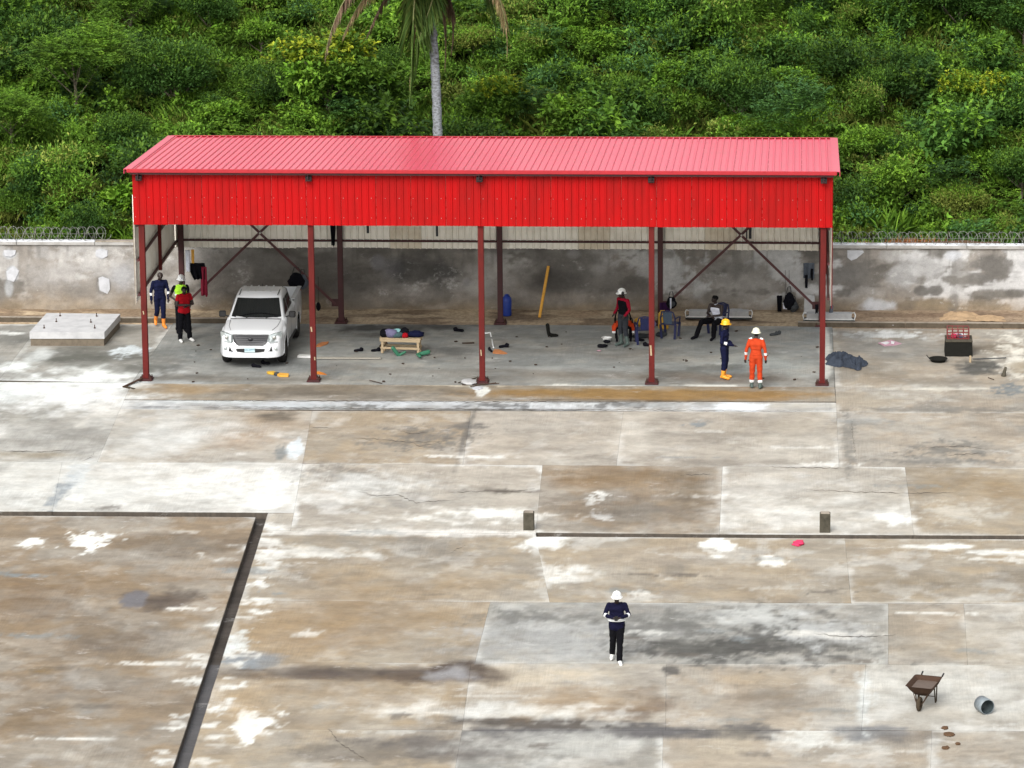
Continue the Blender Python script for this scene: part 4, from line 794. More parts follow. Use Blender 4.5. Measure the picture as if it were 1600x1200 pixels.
# undergrowth: nobody could count it
CL = [crown('fine', .5, .38, 420, 'mid', 'light', .11, 4, 6, 0), crown('broad', .5, .36, 330, 'mid', 'light', .13, 4, 6, 0), crown('feather', .6, .45, 480, 'mid', 'light', .07, 4, 10, 0),
      crown('fine', .55, .32, 420, 'olive', 'mid', .10, 4, 6, 0), crown('broad', .5, .42, 300, 'mid', 'light', .13, 4, 6, 0), crown('broad', .55, .42, 330, 'dark', 'mid', .13, 4, 6, 0), crown('fine', .5, .5, 420, 'blue', 'mid', .11, 5, 6, 0)]
GR = [blades(240, .55, .62, 'olive'), blades(230, .5, .5, 'light'), blades(240, .5, .65, 'mid')]
def scatter(name, protos, n, yr, sc_rng, wfun, lab, cat, extra=0):
    L = []; tries = 0; cnt = 0
    while cnt < n and tries < n*30:
        tries += 1; y = yr[0]+(yr[1]-yr[0])*rnd.random()
        x = rnd.uniform(-10.5-.0*y, 30)
        k = wfun(x, y)
        if k is None: continue
        v, f, c = protos[k]; s_ = rnd.uniform(*sc_rng); a = rnd.uniform(0, 6.28); ca, sa = cos(a), sin(a)
        R_ = np.array([[ca, sa, 0], [-sa, ca, 0], [0, 0, 1]])*s_
        w_ = v @ R_; w_[:, 2] *= rnd.uniform(.8, 1.25); w_ += np.array([x, y, float(hz(x, y))-.04])
        tint = float(.45+1.15*fbm(x*.5+7, y*.5, 3))*rnd.uniform(.75, 1.25); L.append((w_, f, c*tint)); cnt += 1
    v, f, c = merge(L); return tag(link(name, raw_mesh(name, v, f, c, MX['leaf'])), lab, cat, kind='stuff')
def wf1(x, y):
    n = float(fbm(x*.3+20, y*.3, 3)); r = rnd.random()
    if n < .42: return rnd.choice([0, 5, 6, 2])
    if n < .52: return rnd.choice([0, 1, 3, 2, 6])
    return rnd.choice([4, 1, 3, 0, 2])
scatter('undergrowth', CL, 1900, (10.6, 38), (.75, 1.45), wf1, 'tangled green undergrowth covering the slope behind the wall', 'undergrowth')
BG = [crown('fine', 1.0, .8, 1700, 'dark', 'mid', .12, 7, 8, .1), crown('broad', 1.0, .85, 1300, 'mid', 'light', .15, 7, 8, .1), crown('fine', .9, 1.0, 1500, 'mid', 'olive', .11, 8, 8, .1), crown('feather', 1.1, .9, 1900, 'dark', 'blue', .09, 7, 10, .2), crown('broad', .9, .9, 1200, 'dark', 'mid', .17, 7, 8, .1)]
def wf0(x, y): return rnd.choice([0, 0, 1, 2, 3, 3, 4]) if float(fbm(x*.2+33, y*.2+4, 3)) > .40 else None
scatter('shrub_mass', BG, 150, (11.5, 36), (.7, 1.5), wf0, 'merged mass of larger shrubs filling the slope between the single bushes', 'shrubs')
def wf2(x, y):
    return rnd.choice([0, 1, 2]) if float(fbm(x*.22+60, y*.22+9, 3)) > .36 else None
scatter('tall_grass', GR, 1700, (10.4, 36), (.7, 1.4), wf2, 'tall wild grass growing between the shrubs on the slope', 'grass')
DRY = [blades(220, .6, .35, 'dry'), blades(200, .7, .3, 'dry')]
def wf3(x, y): return rnd.choice([0, 1])
L = []
for _ in range(130):
    px = rnd.choice([rnd.uniform(1420, 1620), rnd.uniform(1500, 1600)]) if rnd.random() < .75 else rnd.uniform(1340, 1480)
    x = V(px, 370, 11.5)[0]; y = rnd.uniform(10.2, 12.6); v, f, c = rnd.choice(DRY); s_ = rnd.uniform(.5, 1.0); a = rnd.uniform(0, 6); R_ = np.array([[cos(a), sin(a), 0], [-sin(a), cos(a), 0], [0, 0, 1]])*s_
    w_ = v @ R_; w_ += np.array([x, y, max(float(hz(x, y)), .1)+1.15-.1*(y-10)]); L.append((w_, f, c*np.array([1.1, .75, .7])))
v, f, c = merge(L); o = tag(link('dry_cuttings', raw_mesh('dry_cuttings', v, f, c, MX['leaf'])), 'brown heap of dry cuttings behind the wall at the right', 'brushwood', kind='stuff')
m = MB(); g0 = V(1520, 372, 11.4); m.ell((g0[0], 11.5, .6), (3.0, 1.3, 1.15), n=24, disp=lambda p: .25*(float(fbm(p.x*3+9, p.y*3+p.z*2, 3))-.5)); tag(m.build('earth_mound', MX['mud']), kind='structure')

# palm
pb = V(683, 330, 16.0); zb = float(hz(pb[0], 16)); ptop = V(668, -30, 16.2)
palm = empty('palm_tree', (pb[0], 16.0, zb), 0, 'tall palm with grey scarred trunk and drooping half-dry fronds behind the shed', 'palm tree')
def loc(p): return Vector((p[0]-pb[0], p[1]-16.0, p[2]-zb))
base = Vector((0, 0, 0)); tl = loc(V(677, 60, 16.1)); tp = loc(ptop)
m = MB(); npt = 60; pts = []; rr = []
b2 = loc(V(684, 215, 16.0)); b2z = b2
for i in range(npt):
    t = i/(npt-1)
    if t < .5: p = Vector((b2.x+.05*(1-t*2), 0, 0)).lerp(b2, t*2)
    else: p = b2.lerp(tp, (t-.5)*2)+Vector((.06*sin((t-.5)*2*pi), 0, 0))
    pts.append(p); rr.append(.158-.03*t+.014*(i % 2)+.008*sin(i*1.7))
m.tube(pts, rr, 14); m.build('trunk', MX['palmtrunk'], palm)
flat('frond_stalk', (.20, .22, .08), .7)
def frond(pts, wid, tone, tip=None, dens=60, droopy=.5, leafw=.045):
    wid *= 1.2 if tone == 'palm' else .8; dens = int(dens*(1.35 if tone == 'palm' else .8))
    P = [Vector(p) for p in pts]
    def bz(t):
        n = len(P)-1; q = P[:]
        while len(q) > 1: q = [q[i].lerp(q[i+1], t) for i in range(len(q)-1)]
        return q[0]
    m = MB(); cs = [bz(i/14) for i in range(15)]; m.tube(cs, [.035*(1-i/15)+.006 for i in range(15)], 5)
    fr = m.build('frond', MX['frond_stalk'], palm)
    n = dens*2; Pb = []; D = []; S_ = []; Cc = []
    for i in range(n):
        t = .12+.88*(i//2)/dens; p = bz(t); d = (bz(min(t+.02, 1))-bz(t-.02)).normalized(); sd = d.cross(Vector((0, 0, 1)))
        if sd.length < .2: sd = Vector((0, 1, 0))
        sd.normalize(); sg = 1 if i % 2 else -1
        q = sd*sg*rnd.uniform(.55, 1)+d*.75+Vector((0, 0, -droopy-rnd.random()*.4)); Pb.append(p); D.append(q); S_.append(wid*(math.sin(pi*min(1, .15+t*.85))*.8+.3)*rnd.uniform(.8, 1.1))
    c = pick(n, tone)
    v, f, c = leafset(np.array(Pb), np.array(D), np.array(S_), c, leafw/wid*1.6, .01, .35)
    link('leaflet', raw_mesh('leaflet', v, f, c, MX['leaf']), fr)['kind'] = 'stuff'
def PP(px, py, y=16.2): return loc(V(px, py, y))
T0 = PP(668, -20)
GREENS['palmdry'] = ((.09, .10, .035), (.20, .19, .09)); GREENS['palm'] = ((.03, .085, .015), (.08, .15, .03)); GREENS['palmdead'] = ((.06, .055, .03), (.12, .105, .06))
frond([T0, PP(640, -60, 15.7), PP(648, 60, 15.3), PP(640, 150, 15.3)], .9, 'palm', dens=90, droopy=.8)
frond([T0, PP(655, -40, 16), PP(655, 40, 15.6), PP(648, 110, 15.6)], .8, 'palm', dens=80, droopy=.8)
frond([T0, PP(690, -70, 16.4), PP(700, 30, 16.4), PP(695, 105, 16.2)], .8, 'palmdead', dens=80, droopy=.8)
frond([T0, PP(700, -40, 16.8), PP(715, 20, 16.8), PP(705, 80, 16.8)], .7, 'palmdead', dens=70, droopy=.8)
frond([T0, PP(730, -110, 16.5), PP(800, -20, 16), PP(792, 85, 15.8)], .75, 'palmdry', dens=80, droopy=.6)
frond([T0, PP(700, -110, 16.5), PP(770, -60, 16.9), PP(775, 50, 17)], .7, 'palm', dens=80, droopy=.6)
frond([T0, PP(600, -110, 16.2), PP(520, -10, 15.8), PP(508, 92, 15.6)], .7, 'palmdead', dens=80, droopy=.6)
frond([T0, PP(630, -90, 16.4), PP(560, -10, 16.4), PP(535, 60, 16.4)], .7, 'palmdry', dens=70, droopy=.5)
frond([T0, PP(620, -70, 16.8), PP(590, 20, 16.9), PP(572, 60, 17)], .5, 'palmdead', dens=40, droopy=.4)
frond([T0, PP(660, -60, 15.9), PP(640, 90, 15.5), PP(640, 155, 15.5)], .35, 'palmdry', dens=60, droopy=.9)
frond([T0, PP(690, -30, 15.8), PP(672, 10, 15.5), PP(655, 60, 15.4)], .55, 'palm', dens=60, droopy=.6)
for a in range(9):
    an = a*.75; frond([T0, T0+Vector((cos(an)*.8, sin(an)*.8, 1.3)), T0+Vector((cos(an)*2, sin(an)*2, 1.5)), T0+Vector((cos(an)*2.8, sin(an)*2.8, .8))], .8, 'palm', dens=70, droopy=.3)
m = MB()
for a in range(10): an = a*.63; m.tube([T0+Vector((cos(an)*.1, sin(an)*.1, -.3)), T0+Vector((cos(an)*.22, sin(an)*.22, .25))], [.07, .04], 6)
m.build('crown_base', MX['bark'], palm)
# pale stalk in the upper left
p0 = HG(14, 60); sp_ = MB(); a = V(10, -5, p0[1]-1); b_ = V(14, 30, p0[1]-1); c_ = V(26, 70, p0[1]-1)
base_ = np.array([c_[0], c_[1], float(hz(c_[0], c_[1]))])
sp_.tube([base_-base_, (c_-base_), (b_-base_), (a-base_)], [.035, .03, .025, .02], 6)
o = sp_.build('bare_stem', MX['bark']); o.location = base_; tag(o, 'thin pale bare stem in the top left corner', 'plant stem')

# ------------------------------------------------------------------ pickup truck
flat('slat', (.03, .03, .04), .4)
def build_truck(x, y):
    T = empty('pickup_truck', (x, y, .03), 0, 'white double-cab pickup truck parked under the shed facing the camera', 'pickup truck')
    FW, RW, AR = 0.0, 3.085, .44
    def wtop_(yy):   # half width in plan
        return float(np.interp(yy, [-.93, -.90, -.84, -.74, -.5, 0, 1.2, 4.0, 4.28, 4.33], [.50, .66, .78, .85, .885, .895, .895, .895, .88, .86]))
    def ztop_(yy): return float(np.interp(yy, [-.93, -.90, -.86, -.80, -.70, -.55, 0, .42, .5, 2.55, 2.62, 4.33], [.66, .70, .73, 1.0, 1.045, 1.07, 1.12, 1.16, 1.20, 1.22, 1.27, 1.27]))
    def zbot_(yy):
        z = .42 if yy > -.4 else .34
        for c in (FW, RW):
            d = abs(yy-c)
            if d < AR: z = max(z, .36+math.sqrt(AR*AR-d*d))
        return z
    ys_ = sorted(set([-.93, -.90, -.88, -.86, -.82, -.80, -.78, -.74, -.70, -.6, -.5]+[FW+AR*sin(q*pi/14) for q in range(-7, 8)]+[RW+AR*sin(q*pi/14) for q in range(-7, 8)]+[.5, .9, 1.3, 1.8, 2.2, 2.55, 2.6, 3.7, 3.9, 4.28, 4.33]))
    ys_ = [q for i, q in enumerate(ys_) if i == 0 or q-ys_[i-1] > .004]
    rows = []
    for yy in ys_:
        w_, zt, zb_ = wtop_(yy), ztop_(yy), zbot_(yy); bulge = .0
        zm = min(zb_+.02, zt-.06); fl = .03 if (abs(yy-FW) < .62 or abs(yy-RW) < .62) else 0
        hood = yy < .46
        prof = [(w_-.015+fl, zb_), (w_+fl, min(zb_+.05, zt-.08)), (w_+fl*.6, (zb_+zt)/2+.05), (w_-.01, zt-.13 if zt-.13 > zb_+.06 else zb_+.07), (w_-.05, zt-.045), (w_-.13, zt-.008), (w_*.55, zt+(.012 if hood else 0)), (0, zt+(.02 if hood else 0))]
        rows.append([(px_, yy, pz) for px_, pz in prof]+[(-px_, yy, pz) for px_, pz in prof[-2::-1]])
    m = MB(); nc = len(rows[0]); vs = sum(rows, [])
    fs = []
    for i in range(len(rows)-1):
        for j in range(nc-1):
            if rows[i][j][1] >= 2.6 and 4 <= j < nc-5: continue          # open bed
            fs.append((i*nc+j, i*nc+nc+j, i*nc+nc+j+1, i*nc+j+1))
    m.add(vs, fs, 0, True); m.add(rows[0], [tuple(range(nc))]); m.add(rows[-1], [tuple(range(nc-1, -1, -1))])
    body = m.build('body', MX['carwhite'], T)
    m = MB(); m.box((0, 1.7, .5), (1.5, 4.9, .28)); m.box((0, 1.7, .7), (1.4, 3.9, .3)); m.build('chassis', MX['black'], T)
    # load bed
    m = MB(); m.box((0, 3.45, .85), (1.5, 1.6, .04)); 
    for sx in (-1, 1): m.box((sx*.79, 3.45, 1.05), (.03, 1.64, .42)); m.box((sx*.82, 3.45, 1.285), (.13, 1.70, .03), bev=.01)
    m.box((0, 2.64, 1.05), (1.6, .03, .44)); m.box((0, 4.28, 1.06), (1.6, .05, .44)); m.build('load_bed', MX['carwhite'], T)
    # cab greenhouse
    def ring(z, yf, yr, wf_, wr_): return [(-wf_, yf, z), (wf_, yf, z), (wr_, yr, z), (-wr_, yr, z)]
    st = [(1.15, .42, 2.60, .80, .82), (1.20, .48, 2.58, .79, .80), (1.66, 1.05, 2.36, .66, .68), (1.72, 1.20, 2.28, .62, .64), (1.765, 1.45, 2.12, .55, .58)]
    def subring(z, yf, yr, wf_, wr_, n=10):
        out = []
        for i in range(n+1): t = i/n; q = t*2-1; out.append((q*wf_, yf+.07*q*q, z+(.0 if z < 1.7 else .012*(1-q*q))))
        for i in range(1, 7): t = i/7; out.append((wf_+(wr_-wf_)*t+.015*sin(pi*t), (yf+.07)+(yr-.04-yf-.07)*t, z+(.018*sin(pi*t) if z > 1.6 else 0)))
        for i in range(n+1): t = i/n; q = 1-t*2; out.append((q*wr_, yr-.04*q*q, z))
        for i in range(1, 7): t = i/7; out.append((-(wr_+(wf_-wr_)*t+.015*sin(pi*t)), (yr-.04)+(yf+.07-yr+.04)*t, z+(.018*sin(pi*t) if z > 1.6 else 0)))
        return out
    rg = [subring(*s_) for s_ in st]; n = len(rg[0]); m = MB(); vs = sum(rg, [])
    m.add(vs, [(i*n+j, i*n+(j+1) % n, i*n+n+(j+1) % n, i*n+n+j) for i in range(len(rg)-1) for j in range(n)], 0, True)
    m.add(rg[-1], [tuple(range(n))], 0, True); m.build('cab', MX['carwhite'], T)
    m = MB()
    for sx in (-1, 1): m.tube([(sx*.56, 1.12, 1.735), (sx*.565, 1.6, 1.772), (sx*.585, 2.2, 1.752)], .012, 5)
    m.build('roof_channel', MX['black'], T)
    for k in range(4): m = MB(); m.box((-.33+.22*k, 1.75, 1.781), (.05, .85, .012), bev=.004); m.build('roof_rib', MX['carwhite'], T)
    m = MB(); m.tube([(0, 2.12, 1.77), (0, 2.18, 1.83)], [.02, .008], 6); m.build('aerial', MX['black'], T)
    # windscreen (curved) a few mm proud
    def pane(name, f, nu=10, nv=4, off=.006):
        vs = [f(i/nu, j/nv) for j in range(nv+1) for i in range(nu+1)]; q = MB()
        q.add(vs, [(j*(nu+1)+i, j*(nu+1)+i+1, (j+1)*(nu+1)+i+1, (j+1)*(nu+1)+i) for j in range(nv) for i in range(nu)], 0, True); return q.build(name, MX['glass'], T)
    def ws(u, v):
        z = 1.19+v*.46; q = (u*2-1); w_ = np.interp(z, [1.15, 1.66], [.80, .66])-.055; yf = np.interp(z, [1.20, 1.66], [.48, 1.05]); return (q*w_, yf+.07*q*q-.012, z+.006)
    pane('windscreen', ws)
    for sx in (-1, 1):
        for (ya, yb_, ya2, yb2) in ((.78, 1.42, 1.16, 1.42), (1.50, 2.30, 1.50, 2.18)):
            def sw(u, v, sx=sx, a=ya, b=yb_, c=ya2, d=yb2):
                z = 1.225+v*.38; yy = (a+(b-a)*u)*(1-v)+(c+(d-c)*u)*v; w_ = np.interp(z, [1.2, 1.66], [.797, .683]); return (sx*(w_+.022), yy, z)
            pane('side_window', sw, 4, 3)
    pane('rear_window', lambda u, v: ((u*2-1)*(.7-.1*v), 2.60-.19*v, 1.27+v*.34), 4, 2)
    m = MB(); m.box((-.45, .58, 1.225), (.30, .16, .004), (.15, 0, .1)); m.build('dashboard_paper', MX['white'], T)
    for sx in (-.3, .28): m = MB(); m.tube([(sx, .44, 1.195), (sx+.25, .50, 1.235), (sx+.42, .55, 1.25)], .007, 4); m.build('wiper', MX['black'], T)
    # grille, lamps, bumper openings
    g = MB(); poly = [(-.52, 1.0), (.52, 1.0), (.48, .80), (.36, .70), (-.36, .70), (-.48, .80)]
    def fr(px_, pz, o=0.): yy = np.interp(pz, [.66, .70, .73, 1.0, 1.05], [-.935, -.905, -.87, -.80, -.72])+.02*(px_/.7)**2; return (px_, yy-.05-o, pz)
    n = len(poly); g.add([fr(a, b_) for a, b_ in poly]+[(a, -.7, b_) for a, b_ in poly], [tuple(range(n-1, -1, -1))]+[(i, (i+1) % n, n+(i+1) % n, n+i) for i in range(n)][::1])
    gr = g.build('grille', MX['grille'], T)
    for k in range(5):
        zz_ = .745+.052*k; w_ = .46 if k > 1 else .39; q = MB(); q.tube([fr(-w_, zz_, .006), fr(-w_/2, zz_, .012), fr(0, zz_, .014), fr(w_/2, zz_, .012), fr(w_, zz_, .006)], .008, 5); q.build('slat', MX['slat'], gr)
    q = MB(); q.lathe([(0, .02), (.06, .018), (.075, 0)], fr(0, .87, .02), 18, sy=.65, R=Matrix.Rotation(pi/2, 3, 'X')); q.build('badge', MX['grille'], gr)
    for sx in (-1, 1):
        pl = [(.53, .99), (.74, 1.035), (.885, 1.03), (.86, .86), (.74, .79), (.54, .78)]
        q = MB()
        def hp(a, b_, o): yy = np.interp(a, [.5, .7, .8, .89], [-.885, -.845, -.76, -.60])+(b_-.78)*.28; return (sx*(a+o*.02), yy-.025-o*.03, b_)
        vs = [hp(a, b_, 1) for a, b_ in pl]+[hp(a, b_, -3) for a, b_ in pl]; n = 6
        q.add(vs, [tuple(range(n)), ]+[(i, (i+1) % n, n+(i+1) % n, n+i) for i in range(n)]); hl = q.build('headlight', MX['lamp'], T)
        q = MB(); c = hp(.66, .92, 1.25); q.ell(c, (.06, .03, .055), n=10); q.build('bulb', MX['wire'], hl)
        q = MB(); q.lathe([(0, .0), (.045, .0), (.055, -.012)], (sx*.72, -.895, .60), 14, R=Matrix.Rotation(pi/2, 3, 'X')); q.build('fog_light', MX['lamp'], T)
        q = MB(); q.prism([(-.035, -.07), (.06, -.075), (.0, .075)], 0, .03, M4=Matrix.Translation((sx*.60, -.90, .60)) @ Matrix.Rotation(pi/2, 4, 'X') @ Matrix.Scale(-sx if sx > 0 else 1, 4, (1, 0, 0))); q.build('bumper_vent', MX['black'], T)
        # mirror
        q = MB(); q.box((sx*1.02, .78, 1.24), (.20, .10, .19), (0, 0, -sx*.15), bev=.03); q.tube([(sx*.82, .76, 1.16), (sx*.95, .78, 1.2)], .022, 6); q.build('wing_mirror', MX['black'], T)
        # wheel arch lips + door lines + handles
        for c in (FW, RW):
            q = MB(); q.tube([(sx*.915, c+AR*cos(a*pi/12), .36+AR*sin(a*pi/12)) for a in range(13)], .014, 5); q.build('arch_lip', MX['carwhite'], T)
        for yy in (.62, 1.46, 2.42): q = MB(); q.box((sx*.897, yy, .80), (.004, .010, .70)); q.build('door_gap', MX['black'], T)
        for yy in (1.30, 2.15): q = MB(); q.box((sx*.908, yy, 1.02), (.03, .16, .03), bev=.008); q.build('door_handle', MX['wire'], T)
        q = MB(); q.box((sx*.86, 1.5, .40), (.14, 1.9, .05), bev=.012); q.build('side_step', MX['black'], T)
        q = MB(); q.box((sx*.80, 4.33, 1.02), (.12, .03, .32)); q.build('tail_light', MX['redcl'], T)
    def bowed(pts_, name, mm, dep=.02):
        q = MB(); n = len(pts_); q.add([(a, -.948, b_) for a, b_ in pts_]+[(a, -.80, b_) for a, b_ in pts_], [tuple(range(n-1, -1, -1))]+[(i, (i+1) % n, n+(i+1) % n, n+i) for i in range(n)]); return q.build(name, MX[mm], T)
    bowed([(-.42, .60), (-.2, .605), (.2, .605), (.42, .60), (.39, .52), (.2, .495), (-.2, .495), (-.39, .52)], 'air_intake', 'black')
    q = MB(); q.box((-.02, -.956, .575), (.30, .012, .145), bev=.003); pl = q.build('number_plate', MX['plate'], T)
    cu = bpy.data.curves.new('plate_text', 'FONT'); cu.body = 'LSC-547YY'; cu.size = .062; cu.align_x = 'CENTER'; cu.align_y = 'CENTER'; cu.extrude = .002; cu.materials.append(MX['ink'])
    tmp = bpy.data.objects.new('tmp', cu); COL.objects.link(tmp); dg = bpy.context.evaluated_depsgraph_get(); me = bpy.data.meshes.new_from_object(tmp.evaluated_get(dg)); bpy.data.objects.remove(tmp)
    me.materials.clear(); me.materials.append(MX['ink'])
    o = link('plate_text', me, pl); o.location = (-.02, -.966, .575); o.rotation_euler = (pi/2, 0, 0)
    for sx in (-1, 1): q = MB(); q.tube([(sx*.60, -.60, 1.078), (sx*.70, -.2, 1.10), (sx*.73, .36, 1.155)], .007, 4); q.build('bonnet_gap', MX['grille'], T)
    q = MB(); q.tube([(-.74, .425, 1.172), (-.4, .405, 1.182), (0, .40, 1.186), (.4, .405, 1.182), (.74, .425, 1.172)], .016, 5); q.build('cowl', MX['black'], T)
    # wheels
    for c in (FW, RW):
        for sx in (-1, 1):
            q = MB(); Ry = Matrix.Rotation(pi/2*sx, 3, 'Y')
            q.lathe([(.20, -.11), (.33, -.12), (.365, -.09), (.375, -.03), (.375, .03), (.365, .09), (.33, .12), (.20, .11)], (sx*.80, c, .375), 28, R=Ry); ty = q.build('wheel', MX['tyre'], T)
            q = MB(); q.lathe([(.0, .06), (.06, .06), (.07, .03), (.17, .05), (.215, .11), (.22, .0)], (sx*.80, c, .375), 20, R=Ry); q.build('rim', MX['wire'], ty)
    return T
truck = build_truck(2.83, 2.25)

# ------------------------------------------------------------------ people
def caps(a, b, ra, rb, lab, fl=1.0): return dict(a=np.array(a, float), b=np.array(b, float), ra=ra, rb=rb, lab=lab, fl=fl)
def prim_mesh(m, c):
    a, b = Vector(c['a']), Vector(c['b']); d = b-a; L = d.length; n = 12
    t = d.normalized() if L > 1e-6 else Vector((0, 0, 1)); x_ = t.cross(Vector((0, 1, 0)));
    if x_.length < .2: x_ = t.cross(Vector((0, 0, 1)))
    x_.normalize(); y_ = t.cross(x_); vs = []; rings = []
    for i in range(5): q = pi/2*(1-i/4); rings.append((-sin(q)*c['ra'], cos(q)*c['ra']))
    for i in range(5): q = pi/2*i/4; rings.append((L+sin(q)*c['rb'], cos(q)*c['rb']))
    for h_, r_ in rings:
        for k in range(n):
            g = 2*pi*k/n; vs.append(a+t*h_+x_*cos(g)*r_+y_*sin(g)*r_*c['fl'])
    m.add(vs, [(i*n+k, i*n+(k+1) % n, i*n+n+(k+1) % n, i*n+n+k) for i in range(9) for k in range(n)]+[tuple(range(n-1, -1, -1)), tuple(range(9*n, 10*n))])
def remesh(prims, name, mats, parent, voxel=.011, wr=.009, smooth_it=3, seed=0):
    m = MB()
    for c in prims: prim_mesh(m, c)
    tmp = m.build('tmp', MX['skin']); md = tmp.modifiers.new('r', 'REMESH'); md.mode = 'VOXEL'; md.voxel_size = voxel
    s_ = tmp.modifiers.new('s', 'SMOOTH'); s_.iterations = smooth_it; s_.factor = .5
    dg = bpy.context.evaluated_depsgraph_get(); me = bpy.data.meshes.new_from_object(tmp.evaluated_get(dg)); om = tmp.data; bpy.data.objects.remove(tmp); bpy.data.meshes.remove(om)
    nf = len(me.polygons); ctr = np.empty(nf*3, np.float32); me.polygons.foreach_get('center', ctr); ctr = ctr.reshape(-1, 3)
    best = np.full(nf, 9e9); li = np.zeros(nf, int); labs = list(mats.keys())
    for c in prims:
        a, b = c['a'], c['b']; d = b-a; L2 = max(d @ d, 1e-9); t = np.clip(((ctr-a) @ d)/L2, 0, 1); q = np.linalg.norm(ctr-a-t[:, None]*d, axis=1)-(c['ra']+(c['rb']-c['ra'])*t)
        k = q < best; best[k] = q[k]; li[k] = labs.index(c['lab'])
    me.materials.clear()
    for l in labs: me.materials.append(MX[mats[l]])
    me.polygons.foreach_set('material_index', li); me.polygons.foreach_set('use_smooth', np.ones(nf, bool))
    if wr:
        nv = len(me.vertices); co = np.empty(nv*3, np.float32); me.vertices.foreach_get('co', co); co = co.reshape(-1, 3); nr = np.empty(nv*3, np.float32); me.vertices.foreach_get('normal', nr); nr = nr.reshape(-1, 3)
        cl = np.zeros(nv); ll = [labs.index(l) for l in labs if not mats[l].startswith('skin')]
        vi = np.empty(len(me.loops), np.int32); me.loops.foreach_get('vertex_index', vi); ls = np.empty(nf, np.int32); me.polygons.foreach_get('loop_total', ls)
        cl[vi[np.repeat(np.isin(li, ll), ls)]] = 1
        nz = fbm(co[:, 0]*9+co[:, 2]*5+seed, co[:, 2]*16+co[:, 1]*9, 4)-.5; co += nr*(nz*cl*wr*3)[:, None]; me.vertices.foreach_set('co', co.ravel())
    me.update(); me.name = name; return link(name, me, parent)

